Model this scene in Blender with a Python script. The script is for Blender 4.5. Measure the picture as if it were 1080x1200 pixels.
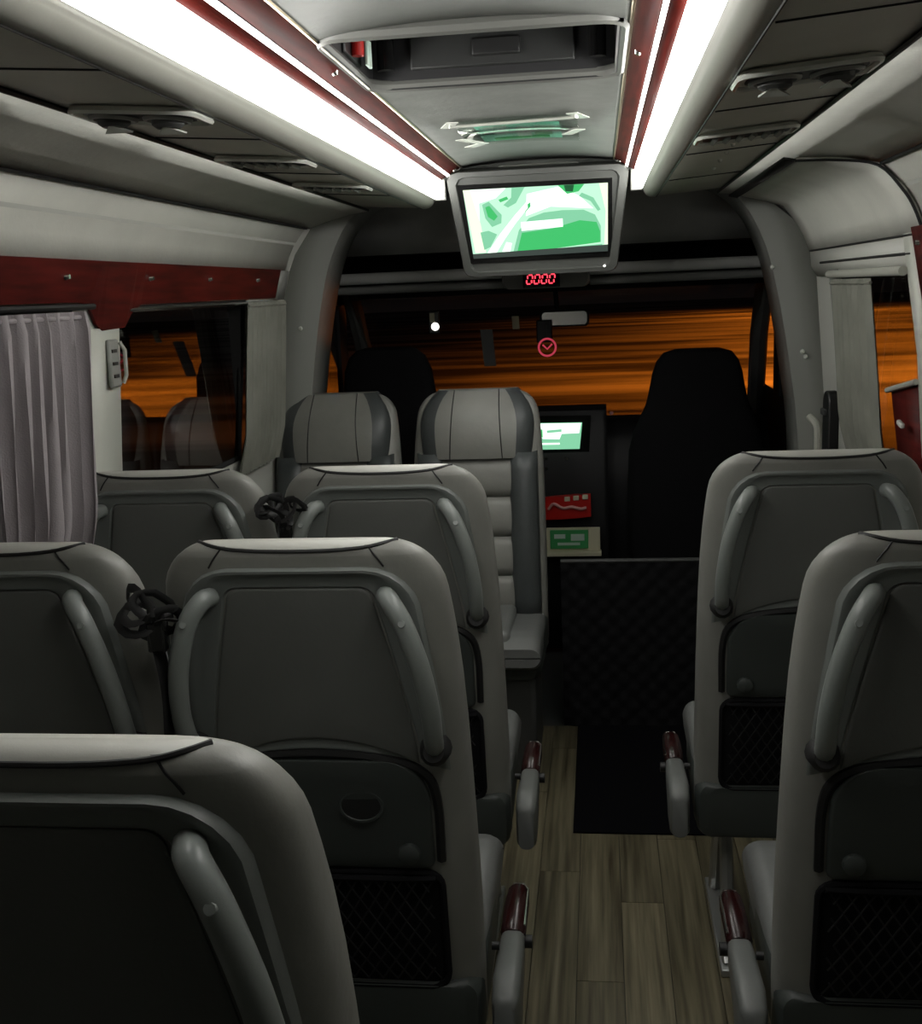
import bpy, bmesh, math, random
from mathutils import Vector, Matrix
random.seed(7)
for o in list(bpy.data.objects): bpy.data.objects.remove(o)
S = bpy.context.scene
COL = S.collection
# ------------------------------------------------------------------ camera
F = 1300.0; VX, VY = 700.0, 335.0; ROLL = math.radians(1.0)
CAM = Vector((0.20, 0.0, 1.70))
d = Vector(((VX-540)/F, (600-VY)/F, -1.0)).normalized()
u = Vector((-math.sin(ROLL), math.cos(ROLL), 0)); u = (u - d*u.dot(d)).normalized()
r = d.cross(u)
ROT = Matrix((r, d, u))                       # camera -> world
cd = bpy.data.cameras.new('camera'); cam = bpy.data.objects.new('camera', cd); COL.objects.link(cam)
cd.sensor_fit = 'HORIZONTAL'; cd.sensor_width = 36; cd.lens = F*36/1080; cd.clip_start = 0.02; cd.clip_end = 500
cam.matrix_world = Matrix.Translation(CAM) @ ROT.to_4x4()
S.camera = cam
def ray(px, py): return ROT @ Vector(((px-540)/F, (600-py)/F, -1.0))
def aty(px, py, y): q = ray(px, py); return CAM + q*((y-CAM.y)/q.y)
def atz(px, py, z): q = ray(px, py); return CAM + q*((z-CAM.z)/q.z)
def atx(px, py, x): q = ray(px, py); return CAM + q*((x-CAM.x)/q.x)
# ------------------------------------------------------------------ world, outside lamps, exposure
W = bpy.data.worlds.new('night'); S.world = W; W.use_nodes = True
W.node_tree.nodes['Background'].inputs[0].default_value = (0.004, 0.003, 0.003, 1)
W.node_tree.nodes['Background'].inputs[1].default_value = 1.0
vs = S.view_settings
vs.view_transform = 'Standard'; vs.look = 'None'; vs.exposure = 0.0; vs.gamma = 1.0; vs.use_curve_mapping = False
STRIP = 20.0                                   # emission of the long ceiling lamps
def sodium(loc, watts):
    l = bpy.data.lights.new('street_lamp_light', 'SPOT'); l.energy = watts; l.color = (1.0, 0.23, 0.015)
    l.spot_size = math.radians(150); l.spot_blend = 0.5; l.shadow_soft_size = 0.3
    o = bpy.data.objects.new('street_lamp_light', l); COL.objects.link(o); o.location = loc
for loc, w in (((11, 29, 8), 17000), ((14, 52, 8), 9000), ((30, 26, 8), 16000), ((16, 80, 9), 14000)):
    sodium(loc, w)
# ------------------------------------------------------------------ materials
MATS = {}
def mat(name, col, rough=0.5, metal=0.0, bump=None, var=0.0, vscale=8.0, emit=None, estr=1.0, spec=0.5, stretch=(1, 1, 1), ramp=(0.3, 0.7)):
    m = bpy.data.materials.new(name); m.use_nodes = True; nt = m.node_tree; b = nt.nodes['Principled BSDF']
    b.inputs['Base Color'].default_value = (*col, 1); b.inputs['Roughness'].default_value = rough
    b.inputs['Metallic'].default_value = metal; b.inputs['Specular IOR Level'].default_value = spec
    tc = nt.nodes.new('ShaderNodeTexCoord'); mp = nt.nodes.new('ShaderNodeMapping')
    mp.inputs['Scale'].default_value = stretch; nt.links.new(tc.outputs['Object'], mp.inputs[0])
    if var:
        n = nt.nodes.new('ShaderNodeTexNoise'); n.inputs['Scale'].default_value = vscale; n.inputs['Detail'].default_value = 6
        nt.links.new(mp.outputs[0], n.inputs['Vector'])
        rp = nt.nodes.new('ShaderNodeValToRGB'); e = rp.color_ramp.elements
        e[0].position, e[1].position = ramp
        e[0].color = (*[c*(1-var) for c in col], 1); e[1].color = (*[min(1, c*(1+var)) for c in col], 1)
        nt.links.new(n.outputs['Fac'], rp.inputs[0]); nt.links.new(rp.outputs[0], b.inputs['Base Color'])
    if bump:
        n2 = nt.nodes.new('ShaderNodeTexNoise'); n2.inputs['Scale'].default_value = bump[0]; n2.inputs['Detail'].default_value = 4
        nt.links.new(mp.outputs[0], n2.inputs['Vector'])
        bp = nt.nodes.new('ShaderNodeBump'); bp.inputs['Strength'].default_value = bump[1]; bp.inputs['Distance'].default_value = 0.004
        nt.links.new(n2.outputs['Fac'], bp.inputs['Height']); nt.links.new(bp.outputs[0], b.inputs['Normal'])
    if emit:
        b.inputs['Emission Color'].default_value = (*emit, 1); b.inputs['Emission Strength'].default_value = estr
    MATS[name] = m
    return m
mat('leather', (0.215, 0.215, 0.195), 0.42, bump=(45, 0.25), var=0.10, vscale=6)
mat('leather_top_lit', (0.46, 0.46, 0.42), 0.40, bump=(45, 0.2), var=0.06)  # paler leather: overhead light painted onto the seat tops
mat('leather_mid', (0.15, 0.155, 0.15), 0.45, bump=(45, 0.25), var=0.08)
mat('leather_dark', (0.055, 0.062, 0.062), 0.42, bump=(45, 0.25), var=0.08)
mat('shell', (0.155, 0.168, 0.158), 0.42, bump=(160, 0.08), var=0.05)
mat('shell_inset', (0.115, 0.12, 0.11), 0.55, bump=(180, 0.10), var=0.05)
mat('shell_low_shaded', (0.038, 0.045, 0.041), 0.5, bump=(160, 0.08), var=0.05)  # dark plastic, deepened to paint in the weak light low on the seats
mat('handle', (0.20, 0.218, 0.205), 0.33, bump=(120, 0.05))
mat('arm_grey', (0.13, 0.137, 0.13), 0.4)
mat('black', (0.008, 0.008, 0.008), 0.5)
mat('black_cloth', (0.010, 0.010, 0.011), 0.9, bump=(200, 0.3), spec=0.1)
mat('black_gloss', (0.006, 0.006, 0.006), 0.15)
mat('net', (0.004, 0.0045, 0.0045), 0.7)  # black net, darkened further for the same shade low on the seats
mat('strap', (0.012, 0.012, 0.012), 0.6)
mat('wood_dark', (0.018, 0.003, 0.003), 0.25, var=0.4, vscale=7)
mat('wood', (0.065, 0.0055, 0.004), 0.5, spec=0.12, var=0.55, vscale=7, stretch=(3, 0.6, 6))
mat('wood_light', (0.055, 0.006, 0.004), 0.6, spec=0.05, var=0.5, vscale=9, stretch=(8, 0.6, 8))
mat('wall', (0.62, 0.62, 0.56), 0.62, bump=(70, 0.2), var=0.07, vscale=5)
mat('wall_smooth', (0.52, 0.525, 0.48), 0.5, var=0.05, vscale=3)
mat('pillar_panel', (0.55, 0.56, 0.50), 0.5, bump=(90, 0.1))
mat('bin', (0.50, 0.49, 0.42), 0.55, bump=(120, 0.12), var=0.05)
mat('cove', (0.42, 0.42, 0.37), 0.45)
mat('ceiling', (0.175, 0.182, 0.168), 0.55, bump=(60, 0.35), var=0.10, vscale=12)
mat('plastic', (0.24, 0.245, 0.225), 0.45, bump=(140, 0.06))
mat('tv_grey', (0.065, 0.068, 0.062), 0.45)
mat('plastic_dark', (0.045, 0.047, 0.045), 0.5, bump=(140, 0.08))
mat('header', (0.36, 0.365, 0.35), 0.65, bump=(90, 0.15), var=0.1)
mat('cab', (0.16, 0.163, 0.155), 0.65, bump=(90, 0.15), var=0.1)
mat('cab_black', (0.008, 0.008, 0.009), 0.6)
mat('cab_black2', (0.02, 0.021, 0.02), 0.5)
mat('lip_grey', (0.13, 0.132, 0.12), 0.45)
mat('chrome', (0.75, 0.74, 0.70), 0.18, metal=1.0)
mat('brass', (0.62, 0.52, 0.35), 0.3, metal=1.0)
mat('metal', (0.42, 0.43, 0.42), 0.35, metal=0.7)
mat('curtain', (0.34, 0.31, 0.32), 0.9, bump=(260, 0.3), var=0.08, spec=0.1)
mat('curtain_olive', (0.22, 0.222, 0.19), 0.9, bump=(260, 0.3), var=0.15, spec=0.1)
mat('mat_black', (0.004, 0.004, 0.005), 0.95, bump=(300, 0.4), spec=0.05)
mat('lamp', (0.9, 0.9, 0.9), 0.5, emit=(1.0, 0.99, 0.95), estr=STRIP)
mat('lamp_thin', (0.9, 0.9, 0.9), 0.5, emit=(1.0, 0.98, 0.93), estr=STRIP*0.45)
mat('led_red', (0.3, 0, 0), 0.5, emit=(1.0, 0.05, 0.08), estr=2.2)
mat('ring_glow', (0.4, 0.03, 0.05), 0.5, emit=(0.9, 0.08, 0.14), estr=0.45)  # emission added so the ring shows red
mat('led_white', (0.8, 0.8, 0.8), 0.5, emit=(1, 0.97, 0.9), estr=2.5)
mat('scr_white', (0, 0, 0), 0.3, emit=(0.85, 1.0, 0.88), estr=1.5)
mat('scr_cream', (0, 0, 0), 0.3, emit=(0.90, 1.0, 0.74), estr=1.2)
mat('scr_mint', (0, 0, 0), 0.3, emit=(0.30, 0.80, 0.48), estr=0.85)
mat('scr_green', (0, 0, 0), 0.3, emit=(0.05, 0.50, 0.14), estr=1.15)
mat('scr_pale', (0, 0, 0), 0.3, emit=(0.55, 0.95, 0.68), estr=1.1)
mat('scr_dark', (0, 0, 0), 0.3, emit=(0.01, 0.13, 0.04), estr=0.8)
mat('scr_grey', (0, 0, 0), 0.3, emit=(0.06, 0.08, 0.07), estr=0.8)
mat('paper_mint', (0.25, 0.75, 0.55), 0.35)
mat('paper_pale', (0.62, 0.78, 0.68), 0.35)
mat('paper_green', (0.06, 0.38, 0.12), 0.4)
mat('paper_cream', (0.65, 0.62, 0.45), 0.5)
mat('tape', (0.62, 0.64, 0.58), 0.25)
mat('red', (0.55, 0.02, 0.015), 0.35)
mat('pink', (0.75, 0.35, 0.32), 0.4)
mat('rubber', (0.012, 0.012, 0.012), 0.6)
mat('asphalt', (0.16, 0.16, 0.16), 0.8, var=0.9, vscale=0.34, stretch=(0.22, 1.0, 1.0), ramp=(0.40, 0.62))
mat('van_paint', (0.010, 0.015, 0.007), 0.8, spec=0.05)
mat('van_glass', (0.006, 0.007, 0.006), 0.7, spec=0.05)
def glass(name, tint, refl=1.0, f0=0.04):
    m = bpy.data.materials.new(name); m.use_nodes = True; nt = m.node_tree; nt.nodes.remove(nt.nodes['Principled BSDF'])
    t = nt.nodes.new('ShaderNodeBsdfTransparent'); t.inputs[0].default_value = (*tint, 1)
    g = nt.nodes.new('ShaderNodeBsdfGlossy'); g.inputs['Roughness'].default_value = 0.02; g.inputs[0].default_value = (refl, refl, refl, 1)
    lw = nt.nodes.new('ShaderNodeLayerWeight'); lw.inputs[0].default_value = 0.5
    pw5 = nt.nodes.new('ShaderNodeMath'); pw5.operation = 'POWER'; pw5.inputs[1].default_value = 5; nt.links.new(lw.outputs['Facing'], pw5.inputs[0])
    f = nt.nodes.new('ShaderNodeMath'); f.operation = 'MULTIPLY_ADD'; f.inputs[1].default_value = 1-f0; f.inputs[2].default_value = f0; nt.links.new(pw5.outputs[0], f.inputs[0])
    x = nt.nodes.new('ShaderNodeMixShader'); nt.links.new(f.outputs[0], x.inputs[0]); nt.links.new(t.outputs[0], x.inputs[1]); nt.links.new(g.outputs[0], x.inputs[2])
    nt.links.new(x.outputs[0], nt.nodes['Material Output'].inputs[0]); MATS[name] = m
glass('glass', (0.85, 0.85, 0.82)); glass('glass_tint', (0.55, 0.56, 0.5), 1.0, 0.17); glass('glass_dark', (0.12, 0.12, 0.12))
glass('sleeve_film', (0.92, 0.95, 0.93))
# vinyl plank: grain along Y, each plank its own tone
def plank_mat():
    m = bpy.data.materials.new('plank'); m.use_nodes = True; nt = m.node_tree; b = nt.nodes['Principled BSDF']
    oi = nt.nodes.new('ShaderNodeObjectInfo'); tc = nt.nodes.new('ShaderNodeTexCoord'); mp = nt.nodes.new('ShaderNodeMapping')
    mp.inputs['Scale'].default_value = (60, 2.2, 1)
    ad = nt.nodes.new('ShaderNodeVectorMath'); ad.operation = 'ADD'
    ml = nt.nodes.new('ShaderNodeMath'); ml.operation = 'MULTIPLY'; ml.inputs[1].default_value = 40
    nt.links.new(oi.outputs['Random'], ml.inputs[0]); nt.links.new(tc.outputs['Object'], ad.inputs[0]); nt.links.new(ml.outputs[0], ad.inputs[1])
    nt.links.new(ad.outputs[0], mp.inputs[0])
    n = nt.nodes.new('ShaderNodeTexNoise'); n.inputs['Scale'].default_value = 1; n.inputs['Detail'].default_value = 8; nt.links.new(mp.outputs[0], n.inputs['Vector'])
    rp = nt.nodes.new('ShaderNodeValToRGB'); e = rp.color_ramp.elements
    e[0].position = 0.3; e[0].color = (0.050, 0.040, 0.020, 1); e[1].position = 0.72; e[1].color = (0.21, 0.185, 0.115, 1)
    nt.links.new(n.outputs['Fac'], rp.inputs[0])
    hs = nt.nodes.new('ShaderNodeHueSaturation'); mr = nt.nodes.new('ShaderNodeMapRange'); mr.inputs['To Min'].default_value = 0.75; mr.inputs['To Max'].default_value = 1.2
    nt.links.new(oi.outputs['Random'], mr.inputs['Value']); nt.links.new(mr.outputs[0], hs.inputs['Value']); nt.links.new(rp.outputs[0], hs.inputs['Color'])
    nt.links.new(hs.outputs[0], b.inputs['Base Color']); b.inputs['Roughness'].default_value = 0.45; MATS['plank'] = m
plank_mat()
# ------------------------------------------------------------------ mesh helpers
class MB:
    def __init__(s): s.v = []; s.f = []; s.mi = []; s.cur = 0
    def add(s, vs, fs):
        b = len(s.v); s.v += [tuple(p) for p in vs]; s.f += [tuple(i+b for i in f) for f in fs]; s.mi += [s.cur]*len(fs); return s
    def box(s, c, size, rot=None):
        x, y, z = [k/2 for k in size]
        ps = [Vector((i*x, j*y, k*z)) for i in (-1, 1) for j in (-1, 1) for k in (-1, 1)]
        if rot: ps = [rot @ p for p in ps]
        c = Vector(c)
        return s.add([c+p for p in ps], [(0, 1, 3, 2), (4, 6, 7, 5), (0, 4, 5, 1), (2, 3, 7, 6), (0, 2, 6, 4), (1, 5, 7, 3)])
    def span(s, x0, x1, y0, y1, z0, z1):
        return s.box(((x0+x1)/2, (y0+y1)/2, (z0+z1)/2), (abs(x1-x0), abs(y1-y0), abs(z1-z0)))
    def loft(s, rings, caps=True, closed=True):
        n = len(rings[0]); vs = [p for q in rings for p in q]; fs = []
        for i in range(len(rings)-1):
            for j in range(n if closed else n-1):
                k = (j+1) % n; fs.append((i*n+j, i*n+k, (i+1)*n+k, (i+1)*n+j))
        if caps and closed: fs.append(tuple(range(n-1, -1, -1))); fs.append(tuple((len(rings)-1)*n+j for j in range(n)))
        return s.add(vs, fs)
    def tube(s, path, rad, n=10, flat=1.0, ref=(0, 0, 1), closed=False):
        path = [Vector(p) for p in path]; m = len(path); rings = []
        rads = rad if isinstance(rad, (list, tuple)) else [rad]*m
        up = None
        for i, p in enumerate(path):
            a = path[(i-1) % m] if (i > 0 or closed) else p; b = path[(i+1) % m] if (i < m-1 or closed) else p
            t = (b-a).normalized()
            if up is None:
                R_ = Vector(ref)
                if abs(t.dot(R_)) > 0.97: R_ = Vector((1, 0, 0)) if abs(t.x) < .9 else Vector((0, 1, 0))
                up = R_
            up = (up-t*up.dot(t)).normalized(); sx = t.cross(up).normalized(); sy = up
            rings.append([p + sx*(math.cos(q)*rads[i]) + sy*(math.sin(q)*rads[i]*flat) for q in [2*math.pi*k/n for k in range(n)]])
        if closed: rings.append(rings[0]); return s.loft(rings, caps=False)
        return s.loft(rings)
    def cyl(s, a, b, rad, n=16): return s.tube([a, b], rad, n)
    def prism(s, pts, off):                    # closed outline of 3D points, pushed along off
        off = Vector(off); n = len(pts); q = [Vector(p) for p in pts]
        fs = [tuple(range(n)), tuple(range(2*n-1, n-1, -1))] + [(i, i+n, (i+1) % n+n, (i+1) % n) for i in range(n)]
        return s.add(q+[p+off for p in q], fs)
    def sheet(s, A, B):                        # open strip between two point rows
        return s.loft([A, B], closed=False)
    def build(s, name, m, parent=None, smooth=True, bevel=0, seg=2, solid=0, sub=0, ang=38):
        me = bpy.data.meshes.new(name); me.from_pydata(s.v, [], s.f); me.update()
        ms = m if isinstance(m, (list, tuple)) else [m]
        for k in ms: me.materials.append(MATS[k])
        me.polygons.foreach_set('material_index', s.mi)
        bm = bmesh.new(); bm.from_mesh(me); bmesh.ops.remove_doubles(bm, verts=bm.verts, dist=1e-6)
        bmesh.ops.recalc_face_normals(bm, faces=bm.faces)
        for f in bm.faces: f.smooth = smooth
        for e in bm.edges:
            if len(e.link_faces) == 2 and e.calc_face_angle(0) > math.radians(ang): e.smooth = False
        bm.to_mesh(me); bm.free()
        o = bpy.data.objects.new(name, me); COL.objects.link(o)
        if parent: o.parent = parent
        if solid: k = o.modifiers.new('s', 'SOLIDIFY'); k.thickness = abs(solid); k.offset = 1 if solid > 0 else -1
        if bevel: k = o.modifiers.new('b', 'BEVEL'); k.width = bevel; k.segments = seg; k.limit_method = 'ANGLE'; k.harden_normals = False
        if sub: k = o.modifiers.new('d', 'SUBSURF'); k.levels = sub; k.render_levels = sub
        return o
def tag(o, label, cat, group=None):
    o['label'] = label; o['category'] = cat
    if group: o['group'] = group
    return o
def st(o, kind='structure'): o['kind'] = kind; return o
def empty(name, loc=(0, 0, 0), rz=0):
    o = bpy.data.objects.new(name, None); COL.objects.link(o); o.location = loc; o.rotation_euler = (0, 0, rz); o.empty_display_size = 0.1; return o
def copy_tree(o, parent=None):
    c = o.copy(); COL.objects.link(c); c.parent = parent
    for ch in list(o.children): copy_tree(ch, c)
    return c
def lerp(t, pts):
    if t <= pts[0][0]: return pts[0][1]
    for (a, va), (b, vb) in zip(pts, pts[1:]):
        if t <= b: return va+(vb-va)*(t-a)/(b-a)
    return pts[-1][1]
def smooth_path(pts, k=8):                     # Catmull-Rom
    P = [Vector(p) for p in pts]; P = [P[0]*2-P[1]]+P+[P[-1]*2-P[-2]]; out = []
    for i in range(1, len(P)-2):
        for j in range(k):
            t = j/k; a, b, c, e = P[i-1:i+3]
            out.append(0.5*((2*b)+(c-a)*t+(2*a-5*b+4*c-e)*t*t+(3*b-a-3*c+e)*t**3))
    out.append(P[-2]); return out
def rrect(x0, x1, z0, z1, rad, n=5):           # rounded rectangle, list of (x, z); rad may be 4 radii (bl, br, tr, tl)
    rr = rad if isinstance(rad, (list, tuple)) else [rad]*4; out = []
    for (cx, cz, a0, q) in ((x0+rr[0], z0+rr[0], 180, rr[0]), (x1-rr[1], z0+rr[1], 270, rr[1]), (x1-rr[2], z1-rr[2], 0, rr[2]), (x0+rr[3], z1-rr[3], 90, rr[3])):
        for k in range(n+1):
            a = math.radians(a0+90*k/n); out.append((cx+q*math.cos(a), cz+q*math.sin(a)))
    return out
# ------------------------------------------------------------------ van shell
Y0, Y1 = -1.2, 4.18                            # passenger room, back to front
XW = [(0, 1.045), (1.10, 1.045), (1.25, 1.005), (1.70, 0.968), (1.80, 0.94), (1.86, 0.915), (1.95, 0.85), (2.01, 0.62)]
def xw(z): return lerp(z, XW)
fl = st(MB().span(-1.06, 1.06, Y0, 6.2, -0.06, -0.012).build('floor', 'plastic_dark'))
# planks of the vinyl floor
pw = 0.118; meshes = {}
for i, ix in enumerate(range(-9, 9)):
    x0 = ix*pw; y = Y0 + (i*0.37) % 0.9 - 0.9
    while y < 4.15:
        a, b = max(y, Y0), min(y+0.9, 4.15); y += 0.9
        if b-a < 0.02 or b < 1.2: continue
        key = round(b-a, 3)
        o = None
        if key in meshes:
            o = bpy.data.objects.new('plank', meshes[key]); COL.objects.link(o); o.parent = fl
        else:
            o = MB().span(-pw/2+0.0009, pw/2-0.0009, -(b-a)/2+0.0009, (b-a)/2-0.0009, -0.011, 0).build('plank', 'plank', fl, smooth=False); meshes[key] = o.data
        o.location = (x0+pw/2, (a+b)/2, 0)
# ceiling with roof-hatch hole
HX0, HX1 = -0.265, 0.25; HY0, HY1 = atz(600, 34, 2.12).y, atz(600, 97, 2.12).y
m = MB()
xs = [-0.27, HX0, HX1, 0.27]; ys = [Y0, HY0, HY1, 4.0]
CEZ = lambda x: 2.14 - 0.25*x*x
for i in range(3):
    for j in range(3):
        if i == 1 and j == 1: continue
        n = 6; A = [(xs[i]+(xs[i+1]-xs[i])*k/n, ys[j], CEZ(xs[i]+(xs[i+1]-xs[i])*k/n)) for k in range(n+1)]
        m.sheet(A, [(p[0], ys[j+1], p[2]) for p in A])
ce = st(m.build('ceiling', 'ceiling', solid=0.012))
# front lip of the ceiling that rolls down to the cab header
m = MB(); rows = []
for (y, dz) in ((4.0, 0), (4.06, -0.006), (4.12, -0.03), (4.15, -0.07)):
    rows.append([(x/10*0.40, y, 2.135+dz-0.2*(x/10*0.4)**2) for x in range(-10, 11)])
m.loft(rows, closed=False); o = m.build('ceiling_lip', 'ceiling', ce)
# roof hatch
h = empty('roof_hatch', ((HX0+HX1)/2, (HY0+HY1)/2, 2.13)); tag(h, 'roof hatch recess with dark inside and pale rounded lip in the ceiling', 'roof hatch')
cx, cy = h.location.x, h.location.y; w2 = (HX1-HX0)/2; l2 = (HY1-HY0)/2
m = MB(); T = 0.15
for (a, b, c, e) in ((-w2, -w2+0.006, -l2, l2), (w2-0.006, w2, -l2, l2), (-w2, w2, -l2, -l2+0.006), (-w2, w2, l2-0.006, l2)): m.span(a, b, c, e, -0.01, T)
m.build('recess_wall', 'cab_black', h, smooth=False)
MB().span(-w2, w2, -l2, l2, T, T+0.01).build('cover', 'cab_black', h, smooth=False)
pts = [(x, y, 0.0) for x, y in rrect(-w2-0.004, w2+0.004, -l2-0.004, l2+0.004, 0.05)]
MB().tube(pts, 0.013, 8, closed=True).build('lip', 'lip_grey', h)
m = MB().box((0, l2-0.012, 0.075), (0.34, 0.012, 0.10)); m.build('back_plate', 'cab_black2', h, bevel=0.004)
MB().box((0.01, l2-0.024, 0.06), (0.10, 0.014, 0.035)).build('latch', 'black', h, bevel=0.004)
for sx in (-1, 1):
    MB().cyl((sx*0.215, l2-0.05, 0.02), (sx*0.215, l2-0.05, 0.12), 0.018).build('hinge', 'black_gloss', h)
MB().tube([(-w2+0.02, -l2+0.012, 0.006), (w2-0.02, -l2+0.012, 0.006)], 0.016, 10, flat=0.6).build('weatherstrip', 'lip_grey', h)
q = aty(415, 48, HY1-0.12); q.x = HX0+0.05
q = atz(418, 52, 2.165)
hm = empty('emergency_hammer', (q.x, q.y, 2.135)); hm.scale = (1.25, 1.25, 0.9); tag(hm, 'small red emergency hammer with pale tag clipped inside the roof hatch', 'hammer')
MB().tube([(0, 0.00, 0.01), (0, 0.0, 0.075)], [0.010, 0.012], 10).build('handle', 'red', hm)
MB().tube([(0, -0.03, 0.065), (0, -0.02, 0.085), (0, 0, 0.09), (0, 0.02, 0.085), (0, 0.03, 0.065)], [0.007, 0.012, 0.014, 0.012, 0.007], 10).build('hammer_head', 'red', hm)
MB().box((0.005, 0.06, 0.03), (0.006, 0.03, 0.055)).build('tag', 'paper_pale', hm, bevel=0.002)
MB().box((-0.018, 0.01, 0.04), (0.02, 0.12, 0.07)).build('clip', 'black', hm, bevel=0.003)
# long side profiles
def side_strip(sx, prof, y0, y1, name, m, parent=None, solid=0.006, **k):
    A = [(sx*x, y0, z) for x, z in prof]; B = [(sx*x, y1, z) for x, z in prof]
    return MB().sheet(A, B).build(name, m, parent, solid=solid, **k)
def arc(cx, cz, rad, a0, a1, n=8): return [(cx+rad*math.cos(math.radians(a0+(a1-a0)*k/n)), cz+rad*math.sin(math.radians(a0+(a1-a0)*k/n))) for k in range(n+1)]
L0, L1 = 0.66, 3.95
for sx, side in ((-1, 'left'), (1, 'right')):
    t = st(side_strip(sx, [(0.355, 2.020)]+arc(0.392, 2.022, 0.030, 200, 270)+[(0.405, 1.992), (0.62, 2.008)], Y0, 3.97, 'trim_'+('1' if sx < 0 else '2'), 'bin'))
    side_strip(sx, [(0.3555, 2.019)]+arc(0.3915, 2.0215, 0.0325, 195, 272)+[(0.404, 1.9885)], Y0, 3.97, 'cove_edge', 'cove', t, solid=0.002)
    # end face that closes the overhead unit toward the cab
    MB().prism([(sx*x, 3.97, z) for x, z in [(0.25, 2.13), (0.30, 2.09), (0.335, 2.075), (0.36, 2.015), (0.39, 1.992), (0.62, 2.008), (0.62, 2.13)]], (0, 0.015, 0)).build('end_cap', 'plastic', t)
    MB().tube([(sx*0.403, Y0, 1.9885), (sx*0.403, 3.96, 1.9885)], 0.0022, 6).build('joint', 'black', t)
    MB().tube([(sx*0.622, Y0, 2.004), (sx*0.622, 4.1, 2.004)], 0.0045, 6).build('joint', 'black', t)
    w = st(side_strip(sx, [(0.262, 2.124), (0.268, 2.118), (0.298, 2.098)], Y0, 3.98, 'trim_'+('3' if sx < 0 else '4'), 'wood_light'))
    MB().tube([(sx*0.263, Y0, 2.122), (sx*0.263, 3.98, 2.122)], 0.0035, 6).build('bead', 'brass', w)
    for y in (1.5, 2.15, 3.93):
        MB().tube([(sx*0.28, y, 2.112), (sx*0.278, y, 2.106)], [0.008, 0.005], 10).build('screw', 'chrome', w)
    lt = empty('light_strip', (sx*0.34, L0, 2.05)); tag(lt, 'glowing white fluorescent strip along the %s overhead unit' % ('curtained-window' if sx < 0 else 'sliding-door side'), 'light strip', 'ceiling light strips')
    A = [(sx*0.330, 2.080), (sx*0.340, 2.062), (sx*0.350, 2.040), (sx*0.3555, 2.019)]
    rows = [[(sx*(abs(a)-0.34), y-L0, z-2.05) for a, z in A] for y in (L0, L1)]
    MB().loft([[Vector(p) for p in rows[0]], [Vector(p) for p in rows[1]]], closed=False).build('diffuser', 'lamp', lt, solid=0.004)
    A = [(0.3005, 2.096), (0.3045, 2.0935), (0.308, 2.091)]
    MB().loft([[(sx*(a-0.34), y-L0, z-2.05) for a, z in A] for y in (L0, L1)], closed=False).build('accent_strip', 'lamp_thin', lt, solid=0.003)
    A = [(0.308, 2.091), (0.320, 2.087), (0.330, 2.080)]
    MB().loft([[(sx*(a-0.34), y-L0, z-2.05) for a, z in A] for y in (L0, L1)], closed=False).build('channel', 'wood_light', lt, solid=0.003)
    MB().box((sx*0.002, L1-L0+0.012, 0), (0.05, 0.018, 0.075)).build('end_cap', 'plastic', lt, bevel=0.004)
# side walls: cells between y and z breaks, window cells left open
ZB = [0, 0.6, 1.10, 1.17, 1.25, 1.40, 1.55, 1.70, 1.80, 1.86, 1.95]
def side_wall(sx, side, ybs, wins, mname):
    m = MB()
    for (ya, yb) in zip(ybs, ybs[1:]):
        for (za, zb) in zip(ZB, ZB[1:]):
            if any(a <= ya and yb <= b and c <= za and zb <= e for a, b, c, e in wins): continue
            m.add([(sx*xw(za), ya, za), (sx*xw(za), yb, za), (sx*xw(zb), yb, zb), (sx*xw(zb), ya, zb)], [(0, 1, 2, 3)])
    return st(m.build('wall_'+side, mname, ang=60))
WL = [(2.62, 3.66, 1.17, 1.70), (0.7, 2.40, 1.17, 1.70)]
wl = side_wall(-1, 'left', [Y0, 0.7, 2.40, 2.62, 3.66, 4.2], WL, 'wall_smooth')
WR = [(2.84, 3.72, 1.17, 1.70), (0.6, 2.4, 1.17, 1.70)]
wr = side_wall(1, 'right', [Y0, 0.6, 2.4, 2.84, 3.72, 4.2], WR, 'wall_smooth')
# upper padded panels
side_strip(-1, [(0.622, 2.004), (0.70, 1.995), (0.79, 1.973), (0.850, 1.953)], Y0, 4.14, 'upper_panel', 'wall', wl)
side_strip(-1, [(0.852, 1.950), (0.895, 1.895), (0.918, 1.855), (0.937, 1.803)], Y0, 4.05, 'upper_panel', 'wall', wl, solid=-0.004)
MB().tube([(-0.843, Y0, 1.947), (-0.843, 4.05, 1.947)], 0.004, 6).build('joint', 'rubber', wl)
side_strip(1, [(0.622, 2.004), (0.70, 1.995), (0.79, 1.973), (0.850, 1.953)], Y0, 4.14, 'upper_panel', 'wall', wr)
side_strip(1, [(0.852, 1.950), (0.895, 1.895), (0.918, 1.855), (0.937, 1.803)], Y0, 2.74, 'upper_panel', 'wall', wr, solid=-0.004)
MB().tube([(0.843, Y0, 1.947), (0.843, 2.72, 1.947)], 0.004, 6).build('joint', 'rubber', wr)
# back of the van, out of the picture
st(MB().span(-1.06, 1.06, Y0-0.02, Y0, 0, 2.2).build('wall_back', 'cab', smooth=False))
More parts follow.
